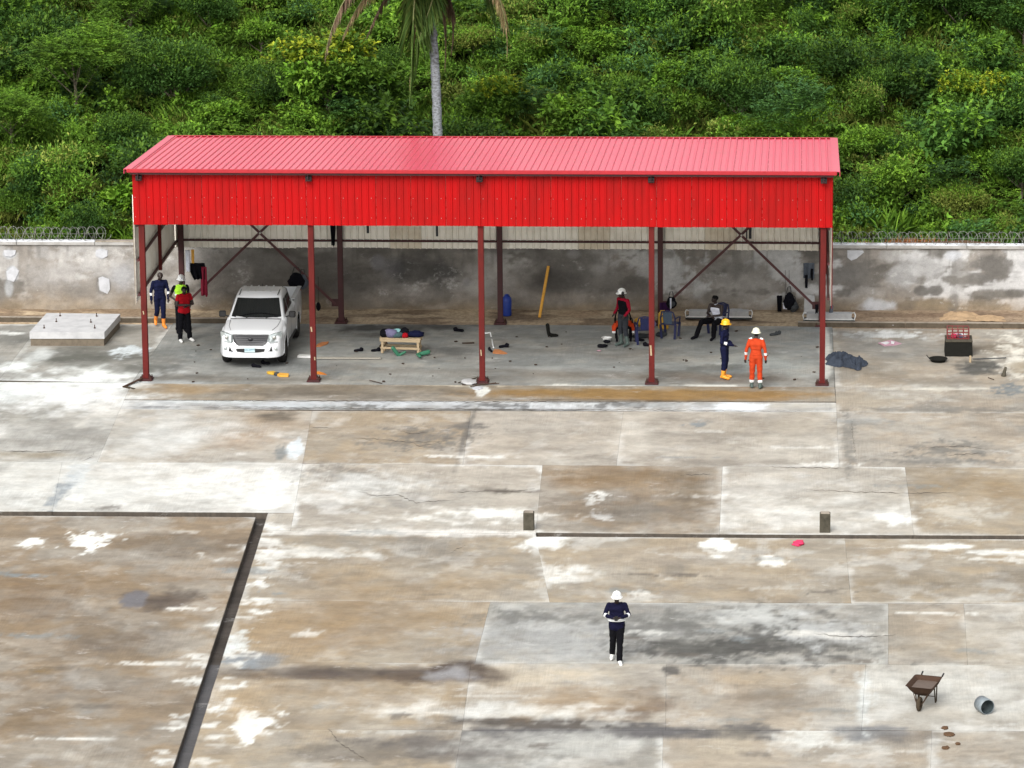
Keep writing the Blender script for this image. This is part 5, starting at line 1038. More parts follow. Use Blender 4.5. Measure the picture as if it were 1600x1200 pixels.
def person(px, py, rot, label, J, top, sleeve, trous, mats, h=1.72, helmet=None, boots=None, hatlab=None, z=None, extras=None, seated=False, headturn=0, ear=False, hair=True, sc_=1.0, shoecol='blackcl', bootlen=.30, bare_arm=False, lean=0):
    """J: joint overrides in local space; local -y is the way the person faces, x is picture right when rot=0"""
    z = .03 if z is None else z; g = G(px, py, z)
    T = empty('person', (g[0], g[1], z), rot, label, 'person'); k = h/1.75*sc_
    d = dict(pel=(0, 0, .93), wst=(0, 0, 1.08), chs=(0, 0, 1.30), nek=(0, .01, 1.47), hed=(0, -.02, 1.61),
             shL=(-.185, 0, 1.41), elL=(-.245, .03, 1.13), wrL=(-.25, -.06, .88), shR=(.185, 0, 1.41), elR=(.245, .03, 1.13), wrR=(.25, -.06, .88),
             hiL=(-.09, 0, .92), knL=(-.10, -.02, .50), anL=(-.11, .02, .08), hiR=(.09, 0, .92), knR=(.10, -.02, .50), anR=(.11, .02, .08), toL=None, toR=None)
    d.update(J); q = {a: (np.array(v, float)*k if v is not None else None) for a, v in d.items()}
    for s_ in 'LR':
        if q['to'+s_] is None: q['to'+s_] = q['an'+s_]+np.array([(-.03 if s_ == 'L' else .03), -.17, -.045])*k
    P = []; A = lambda a, b, ra, rb, lab, fl=1.0: P.append(caps(a, b, ra*k, rb*k, lab, fl))
    sx = (q['shR']-q['shL'])/2; n_ = np.linalg.norm(sx); sx = sx/n_
    # trunk
    hx = (q['hiR']-q['hiL']); hx = hx/(np.linalg.norm(hx)+1e-9)
    A(q['pel']-hx*.075*k, q['pel']+hx*.075*k, .105, .105, 'tr'); A(q['wst']-hx*.06*k, q['wst']+hx*.06*k, .10, .10, 'top')
    A((q['pel']+q['wst'])/2-hx*.07*k, (q['pel']+q['wst'])/2+hx*.07*k, .102, .102, 'top2' if 'top2' in mats else 'top')
    A(q['chs']-sx*.08*k, q['chs']+sx*.08*k, .112, .112, 'top'); A((q['chs']+q['wst'])/2-sx*.07*k, (q['chs']+q['wst'])/2+sx*.07*k, .105, .105, 'top')
    mid = (q['shL']+q['shR'])/2
    A(mid-sx*.10*k-np.array([0, 0, .02*k]), mid+sx*.10*k-np.array([0, 0, .02*k]), .075, .075, 'shoulder' if 'shoulder' in mats else 'top'); A(mid, q['nek'], .06, .052, 'col' if 'col' in mats else 'top')
    A(q['nek'], q['hed']-np.array([0, 0, .05*k]), .052, .055, 'skin')
    # head: skull, jaw, nose, ears, brow
    hd = q['hed']; fw = np.array([sin(headturn), -cos(headturn), 0]); rt = np.array([cos(headturn), sin(headturn), 0]); up = np.array([0, 0, 1.0])
    A(hd+up*.03*k+fw*.0*k, hd+up*.025*k-fw*.035*k, .083, .085, 'hair' if hair else 'skin'); A(hd+fw*.02*k, hd-up*.055*k+fw*.045*k, .075, .05, 'skin')
    A(hd+fw*.085*k+up*.0, hd+fw*.1*k-up*.022*k, .010, .016, 'skin'); A(hd+fw*.075*k+up*.022*k-rt*.035*k, hd+fw*.075*k+up*.022*k+rt*.035*k, .012, .012, 'skin')
    A(hd+fw*.083*k-up*.052*k-rt*.02*k, hd+fw*.083*k-up*.052*k+rt*.02*k, .011, .011, 'skin')
    for sg in (-1, 1): A(hd+rt*sg*.08*k+up*.012*k, hd+rt*sg*.083*k-up*.02*k, .014, .010, 'skin')
    for s_, sg in (('L', -1), ('R', 1)):
        sh, el, wr, hi, kn, an, to = [q[a+s_] for a in ('sh', 'el', 'wr', 'hi', 'kn', 'an', 'to')]
        u1, u2 = ('skin', 'skin') if bare_arm else (('slv', 'skin') if sleeve == 'short' else ('slv', 'slv'))
        A(sh-np.array([0, 0, .012*k]), sh*.5+el*.5, .062, .058, 'skin' if bare_arm == 2 else 'slv' if not bare_arm else 'skin'); A(sh*.5+el*.5, el, .054 if u1 != 'skin' else .042, .046 if u1 != 'skin' else .038, u1 if sleeve != 'short' else 'skin')
        lo = el*.35+wr*.65
        A(el, lo, .047 if u2 != 'skin' else .037, .042 if u2 != 'skin' else .03, u2 if 'strip' not in mats else 'slv')
        if 'strip' in mats: e1 = el*.72+wr*.28; e2 = el*.55+wr*.45; P[-1]['b'] = e1; A(e1, e2, .048, .047, 'strip'); A(e2, el*.2+wr*.8, .046, .042, 'slv'); lo = el*.2+wr*.8
        A(lo, wr, .04 if u2 != 'skin' else .03, .03 if u2 == 'skin' else .036, u2)
        hdv = (wr-el)/np.linalg.norm(wr-el); palm_ = wr+hdv*.075*k; A(wr, palm_, .027, .03, 'skin', .8)
        ax = np.cross(hdv, np.array([0, 0, 1.0]) if abs(hdv[2]) < .8 else np.array([0, 1.0, 0])); ax /= np.linalg.norm(ax)
        bend = np.cross(ax, hdv)*sg*-.0+np.array([0, -.35, -.1])
        for fi, (off, ln) in enumerate(((-.028, .062), (-.010, .075), (.009, .070), (.026, .054))):
            a0 = palm_+ax*off*k; a1 = a0+(hdv*.8+bend*.35)*ln*.6*k; a2 = a1+(hdv*.55+bend*.8)*ln*.5*k; A(a0, a1, .0095, .0088, 'skin'); A(a1, a2, .0088, .0075, 'skin')
        a0 = wr+hdv*.03*k-ax*.026*k*sg*-1; A(a0, a0+(hdv*.6+bend*.7+ax*.35*sg)*.055*k, .012, .009, 'skin')
        # leg
        A(hi, hi*.45+kn*.55, .104, .090, 'tr'); A(hi*.45+kn*.55, kn, .090, .078, 'tr'); cuff = an+(kn-an)*(bootlen if boots else .06)
        if 'cuff' in mats: c2 = cuff+(kn-an)*.09; A(kn, c2, .074, .072, 'tr'); A(c2, cuff+(kn-an)*.02, .074, .073, 'cuff')
        else: A(kn, cuff, .075, .072, 'tr')
        A(cuff, an, .04, .038, 'skin' if not boots else 'tr'); A(an, to, .036, .03, 'skin')
    if extras: P += [caps(np.array(a)*k, np.array(b)*k, ra*k, rb*k, l) for a, b, ra, rb, l in extras]
    mm = dict(skin='skin', hair='seating'); mm.update(mats); mm.setdefault('top', 'navy'); mm.setdefault('slv', mm['top']); mm.setdefault('tr', 'blackcl')
    body = remesh(P, 'body', mm, T, .0125, seed=px)
    for s_ in 'LR':
        an, kn, to = q['an'+s_], q['kn'+s_], q['to'+s_]; L = bootlen if boots else .05
        top_ = an+(kn-an)*(L+.03); B = []
        if boots: B += [caps(top_, an+(kn-an)*.12, .066*k, .055*k, 'b'), caps(an+(kn-an)*.12, an, .055*k, .055*k, 'b')]
        heel = an+(an-to)*np.array([.28, .28, 0])-np.array([0, 0, .02*k]); B += [caps(an-np.array([0, 0, .01*k]), to, .052*k, .045*k, 'b'), caps(heel, to+(to-an)*.15*np.array([1, 1, 0]), .042*k, .04*k, 'b')]
        zmin = None; o = remesh(B, 'boot' if boots else 'shoe', dict(b=boots or shoecol), T, .0125, wr=.003)
    if helmet:
        m = MB(); c = hd+up*.055*k; R_ = Matrix.Rotation(math.atan2(-fw[0]*-1, -fw[1]), 3, 'Z')
        prof = [(0, .118), (.045, .113), (.08, .094), (.105, .06), (.116, .02), (.118, -.01), (.15, -.022), (.15, -.030), (.112, -.012)]
        m.lathe([(r*k*1.02, z_*k) for r, z_ in prof], c, 26, sx=.93, sy=1.05, R=R_)
        pts = [Vector(c)+R_ @ Vector((0, -.125*cos(a)*k, .122*sin(a)*k)) for a in [i*pi/8 for i in range(1, 8)]]; m.tube(pts, .014*k, 6)
        br = [Vector(c)+R_ @ Vector((sin(a)*.13*k, -(.11+.055*cos(a*1.5))*k, (-.024-.01*cos(a))*k)) for a in [-.9+i*.18 for i in range(11)]]; m.tube(br, .012*k, 6)
        hm = m.build('helmet', MX[helmet], T)
        m = MB(); m.box(Vector(c)+R_ @ Vector((0, -.122*k, .035*k)), (.035, .006, .02)); m.build('helmet_badge', MX['ink'], hm)
        if ear:
            for sg in (-1, 1): m = MB(); m.ell(hd+rt*sg*.125*k+up*.05*k, (.035, .05, .06), n=12); m.build('ear_defender', MX['black'], hm)
    return T, q, k
walkerT, q, k = person(964, 1034, 0.05, 'man in navy jacket with white waist band and white helmet walking alone across the concrete',
    dict(elL=(-.285, -.02, 1.16), wrL=(-.09, -.23, 1.14), elR=(.285, -.02, 1.16), wrR=(.09, -.23, 1.15), hed=(0, -.075, 1.585), nek=(0, -.01, 1.46),
         knL=(-.09, .04, .50), anL=(-.11, .22, .14), toL=(-.13, .08, .05), knR=(.07, -.10, .49), anR=(.06, -.14, .07)),
    'navy', 'long', 'blackcl', dict(top='navy2', slv='navy2', tr='blackcl', top2='navy2', strip='navy2'), h=1.66, helmet='helmw', shoecol='shoew', z=0,
    extras=[((-.075, 0, .96), (.075, 0, .96), .118, .118, 'top2'), ((-.07, 0, .88), (.07, 0, .88), .122, .122, 'top2'), ((-.07, 0, 1.1), (.07, 0, 1.1), .115, .115, 'top')])
def bandring(T, z, rx, ry, w_, m, name='reflective_band', yo=0):
    b = MB(); b.lathe([(1.0, -w_/2), (1.03, 0), (1.0, w_/2), (.93, w_/2), (.93, -w_/2), (1, -w_/2)], (0, yo, z), 28, sx=rx, sy=ry); o = b.build(name, MX[m], T); return o
bandring(walkerT, 1.0, .20, .142, .06, 'reflect')
for sg in (-1, 1):
    b = MB(); b.cyl(np.array((sg*.272, -.045, 1.17))*k, np.array((sg*.245, -.075, 1.158))*k, .053, n=12); b.build('reflective_band', MX['reflect'], walkerT)
b = MB(); b.box((0, -.31, 1.10), (.07, .012, .13), (-1.0, 0, 0)); ph = b.build('phone', MX['tyre'])
g = walkerT.location; ph.location = g; tag(ph, 'dark phone held in both hands by the walking man', 'phone')
# orange coverall, seen from behind
oT, q, k = person(1181, 607, pi-.12, 'man in orange coverall with cream helmet, his back to the camera at the shed edge',
    dict(elL=(-.27, .03, 1.12), wrL=(-.27, -.03, .86), elR=(.27, .04, 1.13), wrR=(.30, -.02, .86), knL=(-.11, -.01, .50), anL=(-.13, .05, .08), knR=(.11, 0, .5), anR=(.12, -.02, .08), toR=(.17, -.20, .035)),
    'orangecl', 'long', 'orangecl', dict(top='orangecl', slv='orangecl', tr='orangecl', strip='reflect', cuff='reflect'), h=1.72, helmet='helmc', boots='rubber_gn', z=.02, headturn=.3)
for sg in (-1, 1): b = MB(); b.cyl(np.array((sg*.12, -.02, 1.475))*k, np.array((sg*.20, 0, 1.44))*k, .028, n=8); b.build('reflective_patch', MX['reflect'], oT)
# navy coverall, yellow helmet
person(1132, 591, 1.25, 'man in navy coverall with yellow helmet and yellow boots in profile at the shed front',
    dict(elR=(.22, .06, 1.14), wrR=(.16, -.16, 1.02), elL=(-.24, .02, 1.12), wrL=(-.10, -.30, 1.03), hed=(0, -.03, 1.60), knL=(-.08, -.02, .50), anL=(-.09, .02, .08), knR=(.08, -.02, .50), anR=(.09, .05, .08)),
    'navy', 'long', 'navy', dict(top='navy', slv='navy', tr='navy', strip='reflect'), h=1.70, helmet='helmy', boots='rubber_or2', bootlen=.52, z=.04, headturn=.35)
# red / black jacket
person(974, 540, -.75, 'man in red and black jacket and white helmet beside the orange draped chair',
    dict(elL=(-.25, .02, 1.14), wrL=(-.22, -.16, .98), elR=(.25, .02, 1.13), wrR=(.22, -.15, .97), hed=(0, -.07, 1.585), chs=(0, -.01, 1.30), anR=(.13, .05, .08)),
    'jred', 'long', 'trouser_gr', dict(top='blackcl', shoulder='jred', slv='jred', col='jred', tr='trouser_gr'), h=1.72, helmet='helmw', boots='rubber_gn', bootlen=.62, z=.03, ear=True, headturn=-.5)
# red shirt man
rT, q, k = person(289, 533, .55, 'man in red short-sleeved shirt and black trousers with folded arms near the left column',
    dict(elL=(-.25, -.04, 1.13), wrL=(.04, -.20, 1.14), elR=(.26, -.04, 1.12), wrR=(-.04, -.23, 1.10), hed=(-.02, -.09, 1.58), nek=(0, -.02, 1.46), chs=(0, -.01, 1.30), knL=(-.13, -.02, .5), anL=(-.15, 0, .08), knR=(.13, -.02, .5), anR=(.16, 0, .08)),
    'redcl', 'short', 'blackcl', dict(top='redcl', top2='redcl', slv='redcl', tr='blackcl'), h=1.74, shoecol='shoew', z=.03, headturn=-.3,
    extras=[((-.08, 0, .94), (.08, 0, .94), .122, .122, 'top2'), ((-.07, 0, 1.1), (.07, 0, 1.1), .122, .122, 'top'), ((-.09, 0, 1.3), (.09, 0, 1.3), .12, .12, 'top')])
# hi-vis man behind
vT, q, k = person(284, 519, .3, 'man in yellow-green safety vest and white helmet half hidden behind the man in red',
    dict(elL=(-.32, .06, 1.12), wrL=(-.15, -.06, .99), hed=(.02, -.03, 1.60)), 'hiviz', 'short', 'blackcl', dict(top='hiviz', top2='hiviz', slv='blackcl', tr='blackcl'), h=1.74, helmet='helmw', z=.03)
bandring(vT, 1.16, .182, .125, .05, 'reflect')
# navy coverall, orange boots, walking, bare head
person(251, 511, .35, 'bare-headed man in navy coverall and orange boots walking beside the left column',
    dict(elL=(-.26, .03, 1.12), wrL=(-.26, -.02, .86), elR=(.26, -.03, 1.13), wrR=(.23, -.14, .90), knL=(-.08, .05, .52), anL=(-.10, .24, .17), toL=(-.12, .12, .08), knR=(.08, -.09, .50), anR=(.08, -.08, .08), hed=(.02, -.06, 1.59)),
    'navy', 'long', 'navy', dict(top='navy', slv='navy', tr='navy', strip='reflect'), h=1.74, boots='rubber_or', bootlen=.55, z=.0, hair=False)
# seated man
sT, q, k = person(1119, 526, -.55, 'seated man in white tank top and black trousers with arms crossed on a plastic chair',
    dict(pel=(0, .05, .47), wst=(0, .06, .62), chs=(0, .02, .83), nek=(0, -.02, 1.01), hed=(-.02, -.06, 1.15), shL=(-.19, -.01, .95), shR=(.19, -.01, .95), elL=(-.24, -.10, .70), elR=(.24, -.10, .70), wrL=(.03, -.25, .64), wrR=(-.04, -.28, .66),
         hiL=(-.10, 0, .48), hiR=(.10, 0, .48), knL=(-.24, -.44, .50), anL=(-.36, -.52, .08), knR=(.18, -.40, .49), anR=(.14, -.36, .08)),
    'whitecl', 'short', 'blackcl', dict(top='whitecl', top2='whitecl', shoulder='skin2', slv='skin2', skin='skin', col='whitecl', tr='blackcl'), h=1.75, bare_arm=1, z=.03, headturn=-.5, shoecol='cloth_black')

# ------------------------------------------------------------------ chairs
def chair(px, py, rot, label, cm='bluepl', bm='bluepl', z=.03):
    g = G(px, py, z); T = empty('plastic_chair', (g[0], g[1], z), rot, label, 'chair', 'plastic chairs under the shed')
    b = MB(); b.box((0, -.0, .43), (.44, .42, .03), bev=.012); b.box((0, -.2, .40), (.42, .02, .06)); b.build('seat', MX[cm], T)
    for sx in (-1, 1):
        for sy in (-1, 1):
            b = MB(); b.box((sx*.215, sy*.20+sy*.015, .215), (.065, .05, .43), (sy*-.06, sx*.07, 0), taper=1.35 if False else 1); b.build('leg', MX[cm], T)
        b = MB(); b.tube([(sx*.235, -.18, .42), (sx*.255, -.18, .60), (sx*.255, .0, .63), (sx*.235, .22, .62)], .022, 6); b.build('armrest', MX[cm], T)
    b = MB(); b.tube([(-.22, .20, .43), (-.22, .25, .66), (-.17, .28, .82), (0, .29, .86), (.17, .28, .82), (.22, .25, .66), (.22, .20, .43)], .024, 8); b.build('back_frame', MX[cm], T)
    b = MB(); b.add([(-.12, .225, .46), (.12, .225, .46), (.14, .285, .82), (-.14, .285, .82), (-.12, .245, .46), (.12, .245, .46), (.14, .305, .82), (-.14, .305, .82)], [(0, 1, 2, 3), (7, 6, 5, 4), (0, 4, 5, 1), (1, 5, 6, 2), (2, 6, 7, 3), (3, 7, 4, 0)]); b.build('backrest', MX[bm], T)
    return T
chair(1047, 527, pi-.25, 'blue plastic chair with grey-blue back, empty, right of the fourth front column', bm='blueback')
chair(1122, 520, -.55, 'dark blue plastic chair under the seated man')
ch3 = chair(974, 531, .1, 'dark chair draped with an orange coverall behind the man in the red and black jacket', 'blackcl', 'blackcl')
chair(1006, 536, pi+.15, 'blue plastic chair partly hidden behind the fourth front column, loaded with bags')
def heap(px, py, r, m, name, label, cat, z=.03, seed=0, amp=.35, rot=0, n=22, Y=None):
    g = G(px, py, z) if Y is None else V(px, py, Y)
    if Y is None: g = np.array([g[0], g[1], z])
    b = MB(); b.ell((0, 0, r[2]*.55 if Y is None else 0), r, n=n, disp=lambda p: amp*2*(float(fbm(p.x*2.1+seed, p.y*2.1+p.z*1.7+seed, 4))-.5))
    o = b.build(name, MX[m]); o.location = tuple(g); o.rotation_euler = (0, 0, rot); return tag(o, label, cat)
def drape(c, w_, h_, m, name, label, cat, rot=0, folds=3, seed=0, taper=.8, depth=.05, th=.02, group=None, sway=0):
    """hanging cloth with folds, c = top centre"""
    nu, nv = 22, 16; V_ = []
    for side in (0, 1):
        for j in range(nv):
            v = j/(nv-1)
            for i in range(nu):
                u = i/(nu-1)*2-1; wv = w_/2*(1-(1-taper)*v)*(1+.18*(float(vnoise(np.array(v*4+seed), np.array(side*0+1.5)))-.5))
                edge = .06*h_*(float(vnoise(np.array(u*3+seed), np.array(4.2)))-.5)*v*2
                y = depth*sin(u*folds*pi+seed+v*1.2)*(.4+.6*v)+(th if side else -th)*(1-abs(u)**6)
                V_.append((u*wv+sway*v, y, -h_*v+edge))
    n1 = nu*nv; F = []
    for j in range(nv-1):
        for i in range(nu-1):
            a = j*nu+i; F.append((a, a+1, a+nu+1, a+nu)); F.append((n1+a, n1+a+nu, n1+a+nu+1, n1+a+1))
    for j in range(nv-1): a = j*nu; F.append((a, a+nu, n1+a+nu, n1+a)); a = j*nu+nu-1; F.append((a, n1+a, n1+a+nu, a+nu))
    for i in range(nu-1): F.append((i, n1+i, n1+i+1, i+1)); a = (nv-1)*nu+i; F.append((a, a+1, n1+a+1, n1+a))
    b = MB(); b.add(V_, F, 0, True); o = b.build(name, MX[m]); o.location = tuple(c); o.rotation_euler = (0, 0, rot); return tag(o, label, cat, group)
gc = G(974, 531, .03)
oc = empty('orange_coverall', (gc[0], gc[1], .03), .1, 'orange coverall with reflective strips draped over the dark chair', 'coverall')
for sx in (-1, 1):
    b = MB(); b.tube([(sx*.05, .05, .50), (sx*.2, -.12, .52), (sx*.285, -.22, .44), (sx*.29, -.22, .28)], [.09, .09, .075, .05], 10); b.build('leg_cloth', MX['orangecl'], oc)
    b = MB(); b.cyl((sx*.29, -.22, .33), (sx*.29, -.22, .27), .058, n=10); b.build('reflective_band', MX['reflect'], oc)
b = MB(); b.ell((0, .02, .50), (.22, .18, .08), n=16, disp=lambda p: .3*(float(fbm(p.x*3, p.y*3, 3))-.5)); b.build('torso_cloth', MX['orangecl'], oc)

# things on / by the loaded chair
heap(1001, 503, (.19, .13, .15), 'yellow', 'shopping_bag', 'dark and yellow printed bag behind the loaded blue chair', 'bag', seed=4, amp=.2, z=.0, Y=2.0+G(1001, 530)[1]-2.0)
heap(1016, 506, (.18, .14, .14), 'lav', 'folded_jacket', 'pale blue bundle on the loaded chair beside the column', 'clothes', seed=8, amp=.25, Y=G(1006, 536)[1])
heap(1004, 527, (.30, .13, .07), 'tr_grey', 'grey_bag', 'dark grey bag lying under the loaded blue chair', 'bag', seed=2)
heap(1033, 525, (.16, .10, .09), 'tr_grey', 'grey_bag', 'grey and black rolled bag right of the column foot', 'bag', seed=12)
# yellow jerrycan
g = G(1036.5, 516); jc = empty('jerrycan', (g[0], g[1], .03), .1, 'yellow plastic jerrycan behind the empty blue chair', 'jerrycan')
b = MB(); b.box((0, 0, .26), (.30, .24, .50), bev=.04); b.build('can_body', MX['yellow'], jc)
b = MB(); b.tube([(-.1, 0, .5), (-.08, 0, .57), (.04, 0, .57), (.06, 0, .5)], .016, 6); b.build('handle', MX['yellow'], jc); b = MB(); b.cyl((.11, 0, .5), (.11, 0, .56), .03, n=12); b.build('cap', MX['black'], jc)

# hung things on the right hand of the brace end near column four
def bag(c, w_, h_, d_, m, label, seed=0, name='backpack', strap=True, cat='bag', m2=None):
    T = empty(name, c, .1*seed, label, cat); b = MB(); b.ell((0, 0, -h_/2), (w_/2, d_/2, h_/2), n=18, disp=lambda p: .3*(float(fbm(p.x*2+seed, p.z*2+seed, 3))-.5)+(.15 if p.z < 0 else -.12)); b.build('bag_body', MX[m], T)
    b = MB(); b.ell((0, -d_*.42, -h_*.62), (w_*.34, d_*.22, h_*.22), n=12); b.build('pocket', MX[m2 or m], T)
    if strap: b = MB(); b.tube([(-w_*.25, .02, -h_*.15), (-w_*.12, 0, .12), (w_*.12, 0, .12), (w_*.25, .02, -h_*.15)], .013, 5); b.build('strap', MX['black'], T)
    return T
by = DP-.28
bag(V(1049, 462, by), .30, .38, .2, 'cloth_black', 'black cap and bag hung on the brace end right of the fourth column', 3, 'hanging_bag', m2='tr_grey')
drape(V(1039, 473, by+.05), .34, .52, 'navy2', 'dark_jacket', 'dark purple-blue jacket hanging behind the empty blue chair', 'jacket', folds=2, seed=3)
flat('purplish', (.035, .010, .05), .9, bump=.4)
bpy.data.objects['dark_jacket'].data.materials[0] = MX['purplish']
drape(V(1048, 466, by-.14), .05, .32, 'whitecl', 'white_strap', 'thin white strap hanging over the black bag on the brace', 'strap', folds=1, th=.008, depth=.01)
# left bay hung things
bag(V(463, 424, by), .50, .50, .28, 'cloth_black', 'black backpack hanging from the brace beside the second front column', 1)
bag(V(473, 427, by+.12), .34, .46, .2, 'cgreyblue', 'grey-green bag hanging right behind the black backpack', 5, 'grey_satchel')
o = MB(); o.tube([(0, 0, 0), (.01, 0, -.25), (.0, 0, -.55)], [.03, .035, .012], 8); o = o.build('dangling_strap', MX['black']); o.location = V(463, 440, by); tag(o, 'short black strap dangling under the backpack', 'strap')
b = MB(); b.ell((0, 0, 0), (.07, .05, .14), n=12, disp=lambda p: .2*(float(fbm(p.x*2, p.z*2, 3))-.5)); b.tube([(0, 0, .12), (.02, 0, .45), (.0, .1, .9)], .005, 4); b = b.build('dangling_shoe', MX['cloth_black']); b.location = V(497.5, 479, by+.1); tag(b, 'small dark shoe dangling from a cord right of the second front column', 'shoe')
drape(V(305, 411, DP-.32), .62, .50, 'cloth_black', 'black_jacket', 'black clothes hung on the left brace beside the red cloth', 'clothes', folds=3, seed=1, taper=.55, sway=.14)
drape(V(293, 391, DP-.40), .15, .66, 'whitecl', 'grey_towel', 'light grey towel hanging above the black clothes', 'towel', folds=1, seed=2, depth=.01)
drape(V(301, 390, DP-.36), .10, .42, 'ywood', 'ochre_strap', 'ochre strip hanging next to the grey towel', 'cloth', folds=1, seed=2, depth=.01)
drape(V(318, 417, DP-.34), .19, .90, 'rose', 'red_cloth', 'long dusty red cloth hanging on the left brace', 'cloth', folds=2, seed=6, taper=1.1)
drape(V(520, 350, DP-.24), .17, .66, 'cloth_black', 'black_cloth', 'black cloth tied high on the second back column', 'cloth', folds=2, seed=9, taper=.6)
# right bay hung things
wy = 8.95
gy = WP(Wpx(1265, 415)[0], 0)[1]-.12
hj = drape(V(1264, 411, gy), .33, .48, 'cgreyblue', 'grey_jacket', 'grey jacket hanging on the wall near the right end of the shed', 'jacket', folds=2, seed=4, taper=1.0)
drape(V(1260, 430, gy-.02), .10, .40, 'cloth_black', 'black_sleeve', 'black stocking cap hanging below the grey jacket', 'clothes', folds=1, seed=2, depth=.015, th=.03); drape(V(1269, 420, gy-.02), .07, .36, 'cloth_black', 'black_strap', 'short black strap on the right side of the grey jacket', 'strap', folds=1, seed=7, depth=.01, th=.02)
bag(V(1233, 454, gy-.15), .38, .56, .25, 'cloth_black', 'black backpack hanging on the wall wires in the right bay', 7)
bag(V(1240, 469, gy-.10), .30, .34, .2, 'tr_grey', 'grey mesh bag right of the hanging black backpack', 2, 'grey_bag')
drape(V(1227, 473, gy-.22), .16, .20, 'whitecl', 'white_bag', 'small white printed bag under the hanging backpack', 'bag', folds=1, seed=2, depth=.02)
drape(V(1218, 462, gy-.18), .17, .50, 'cloth_black', 'black_shirt', 'narrow black garment hanging left of the backpack', 'clothes', folds=2, seed=5, taper=.7)
for px, nm in ((1227, 'left of two thin wires holding up the hanging backpack'), (1233, 'right of two thin wires holding up the hanging backpack')):
    b = MB(); p = V(px, 422, gy+.02); q_ = V(px, 462, gy-.1); b.tube([(0, 0, 0), tuple(q_-p)], .006, 4); o = b.build('hanging_wire', MX['black']); o.location = p; tag(o, nm, 'wire')

# ------------------------------------------------------------------ bench, footwear, litter under the shed
g = G(627, 552); bn = empty('wooden_bench', (g[0], g[1], .03), -.10, 'rough wooden bench piled with clothes in the middle of the shed floor', 'bench')
for yy in (-.11, .0, .11): b = MB(); b.box((0, yy, .44), (1.22, .10, .035)); b.build('plank', MX['wood'], bn)
for sx in (-1, 1):
    for sy in (-1, 1): b = MB(); b.box((sx*.53, sy*.14, .21), (.07, .05, .42), (0, sx*-.03, 0)); b.build('leg', MX['wood'], bn)
    b = MB(); b.box((sx*.53, 0, .16), (.05, .34, .06)); b.build('crosspiece', MX['wood'], bn)
for sy in (-1, 1): b = MB(); b.box((0, sy*.175, .16), (1.16, .025, .065)); b.build('rail', MX['wood'], bn); b = MB(); b.box((0, sy*.175, .385), (1.20, .025, .075)); b.build('rail', MX['wood'], bn)
def onbench(dx, dy, r, m, name, lab, seed, amp=.3, dz=0):
    b = MB(); b.ell((0, 0, 0), r, n=20, disp=lambda p: amp*2*(float(fbm(p.x*2.1+seed, p.y*2.1+p.z*1.7+seed, 4))-.5)); o = b.build(name, MX[m]); o.location = (g[0]+dx, g[1]+dy, .03+.46+r[2]*.8+dz); return tag(o, lab, 'clothes')
onbench(-.46, .02, (.17, .15, .13), 'cloth_black', 'folded_shirt', 'black shirt at the left end of the bench', 1)
onbench(-.29, -.04, (.19, .16, .14), 'lav', 'folded_shirt', 'grey-purple shirt heaped on the left half of the bench', 3)
onbench(-.13, .06, (.16, .10, .10), 'teal', 'folded_shirt', 'pale turquoise and white garment on top of the bench pile', 5, dz=.06)
onbench(-.10, -.05, (.17, .14, .09), 'tealrag', 'folded_shirt', 'dull green cloth in the middle of the bench', 6)
onbench(.09, .05, (.15, .12, .15), 'cloth_black', 'folded_shirt', 'black jacket beside the red cloth on the bench', 8)
onbench(.13, -.09, (.10, .07, .08), 'redcl', 'folded_shirt', 'small red cloth on the bench', 9)
onbench(.43, .0, (.24, .15, .11), 'navy', 'folded_shirt', 'navy jacket heaped on the right end of the bench', 11)
def shoe(px, py, rot, label, m='cloth_black', s_=1.0, z=.03, boot=False):
    gg = G(px, py, z); P_ = [caps((0, .08, .045), (0, -.12, .038), .042, .036, 'b'), caps((0, .10, .06), (0, .06, .085), .042, .04, 'b'), caps((0, .10, .03), (0, -.13, .028), .03, .03, 'b')]
    if boot: P_.append(caps((0, .09, .06), (0, .12, .33), .05, .06, 'b'))
    o = remesh(P_, 'boot' if boot else 'shoe', dict(b=m), None, .012, wr=.004); o.location = (gg[0], gg[1], z); o.rotation_euler = (0, 0, rot); o.scale = (s_, s_, s_)
    return tag(o, label, 'boot' if boot else 'shoe', 'loose footwear on the shed floor')
shoe(400, 574, 1.4, 'black shoe lying on the floor in front of the truck, nearer one'); shoe(414, 569, 1.2, 'black shoe just under the truck bumper')
shoe(561, 549, -1.2, 'black shoe left of the bench, further from it'); shoe(588, 549, -1.3, 'black shoe touching the left leg of the bench')
shoe(597, 541, -.3, 'dark shoe under the bench, left one', 'stick'); shoe(605, 541, .5, 'dark shoe under the bench, right one', 'stick')
shoe(716, 518, 1.3, 'black shoe alone left of the third front column', s_=1.15); shoe(788, 543, -1.2, 'black shoe right of the bent white pipe', s_=1.1); shoe(766, 549, .4, 'black shoe at the foot of the bent white pipe')
shoe(862, 525, 1.6, 'black boot standing behind the others in the middle of the floor', 'blackwet', boot=True); shoe(865, 526, 1.9, 'black shoe lying beside the standing boot in the middle of the floor', 'blackwet', .9)
shoe(1210, 524, -1.1, 'dark shoe right of the orange coverall man, back one', 'tr_grey'); shoe(1215, 523, -.8, 'dark shoe right of the orange coverall man, front one', 'tr_grey')
b1 = shoe(628, 555, 1.2, 'green rubber boot leaning against the front of the bench', 'rubber_gn2', boot=True)
b2_ = shoe(652, 559, 1.9, 'green rubber boot lying down right of the leaning one', 'rubber_gn2', 1.15, boot=True); b2_.rotation_euler = (0, 1.45, .4); b2_.location.z = .09
b1.rotation_euler = (-.5, .0, 1.9)
shoe(1012, 541, 1.4, 'dark shoe beside the fourth front column', s_=1.1); shoe(999, 533, 1.4, 'dark shoe under the loaded blue chair')

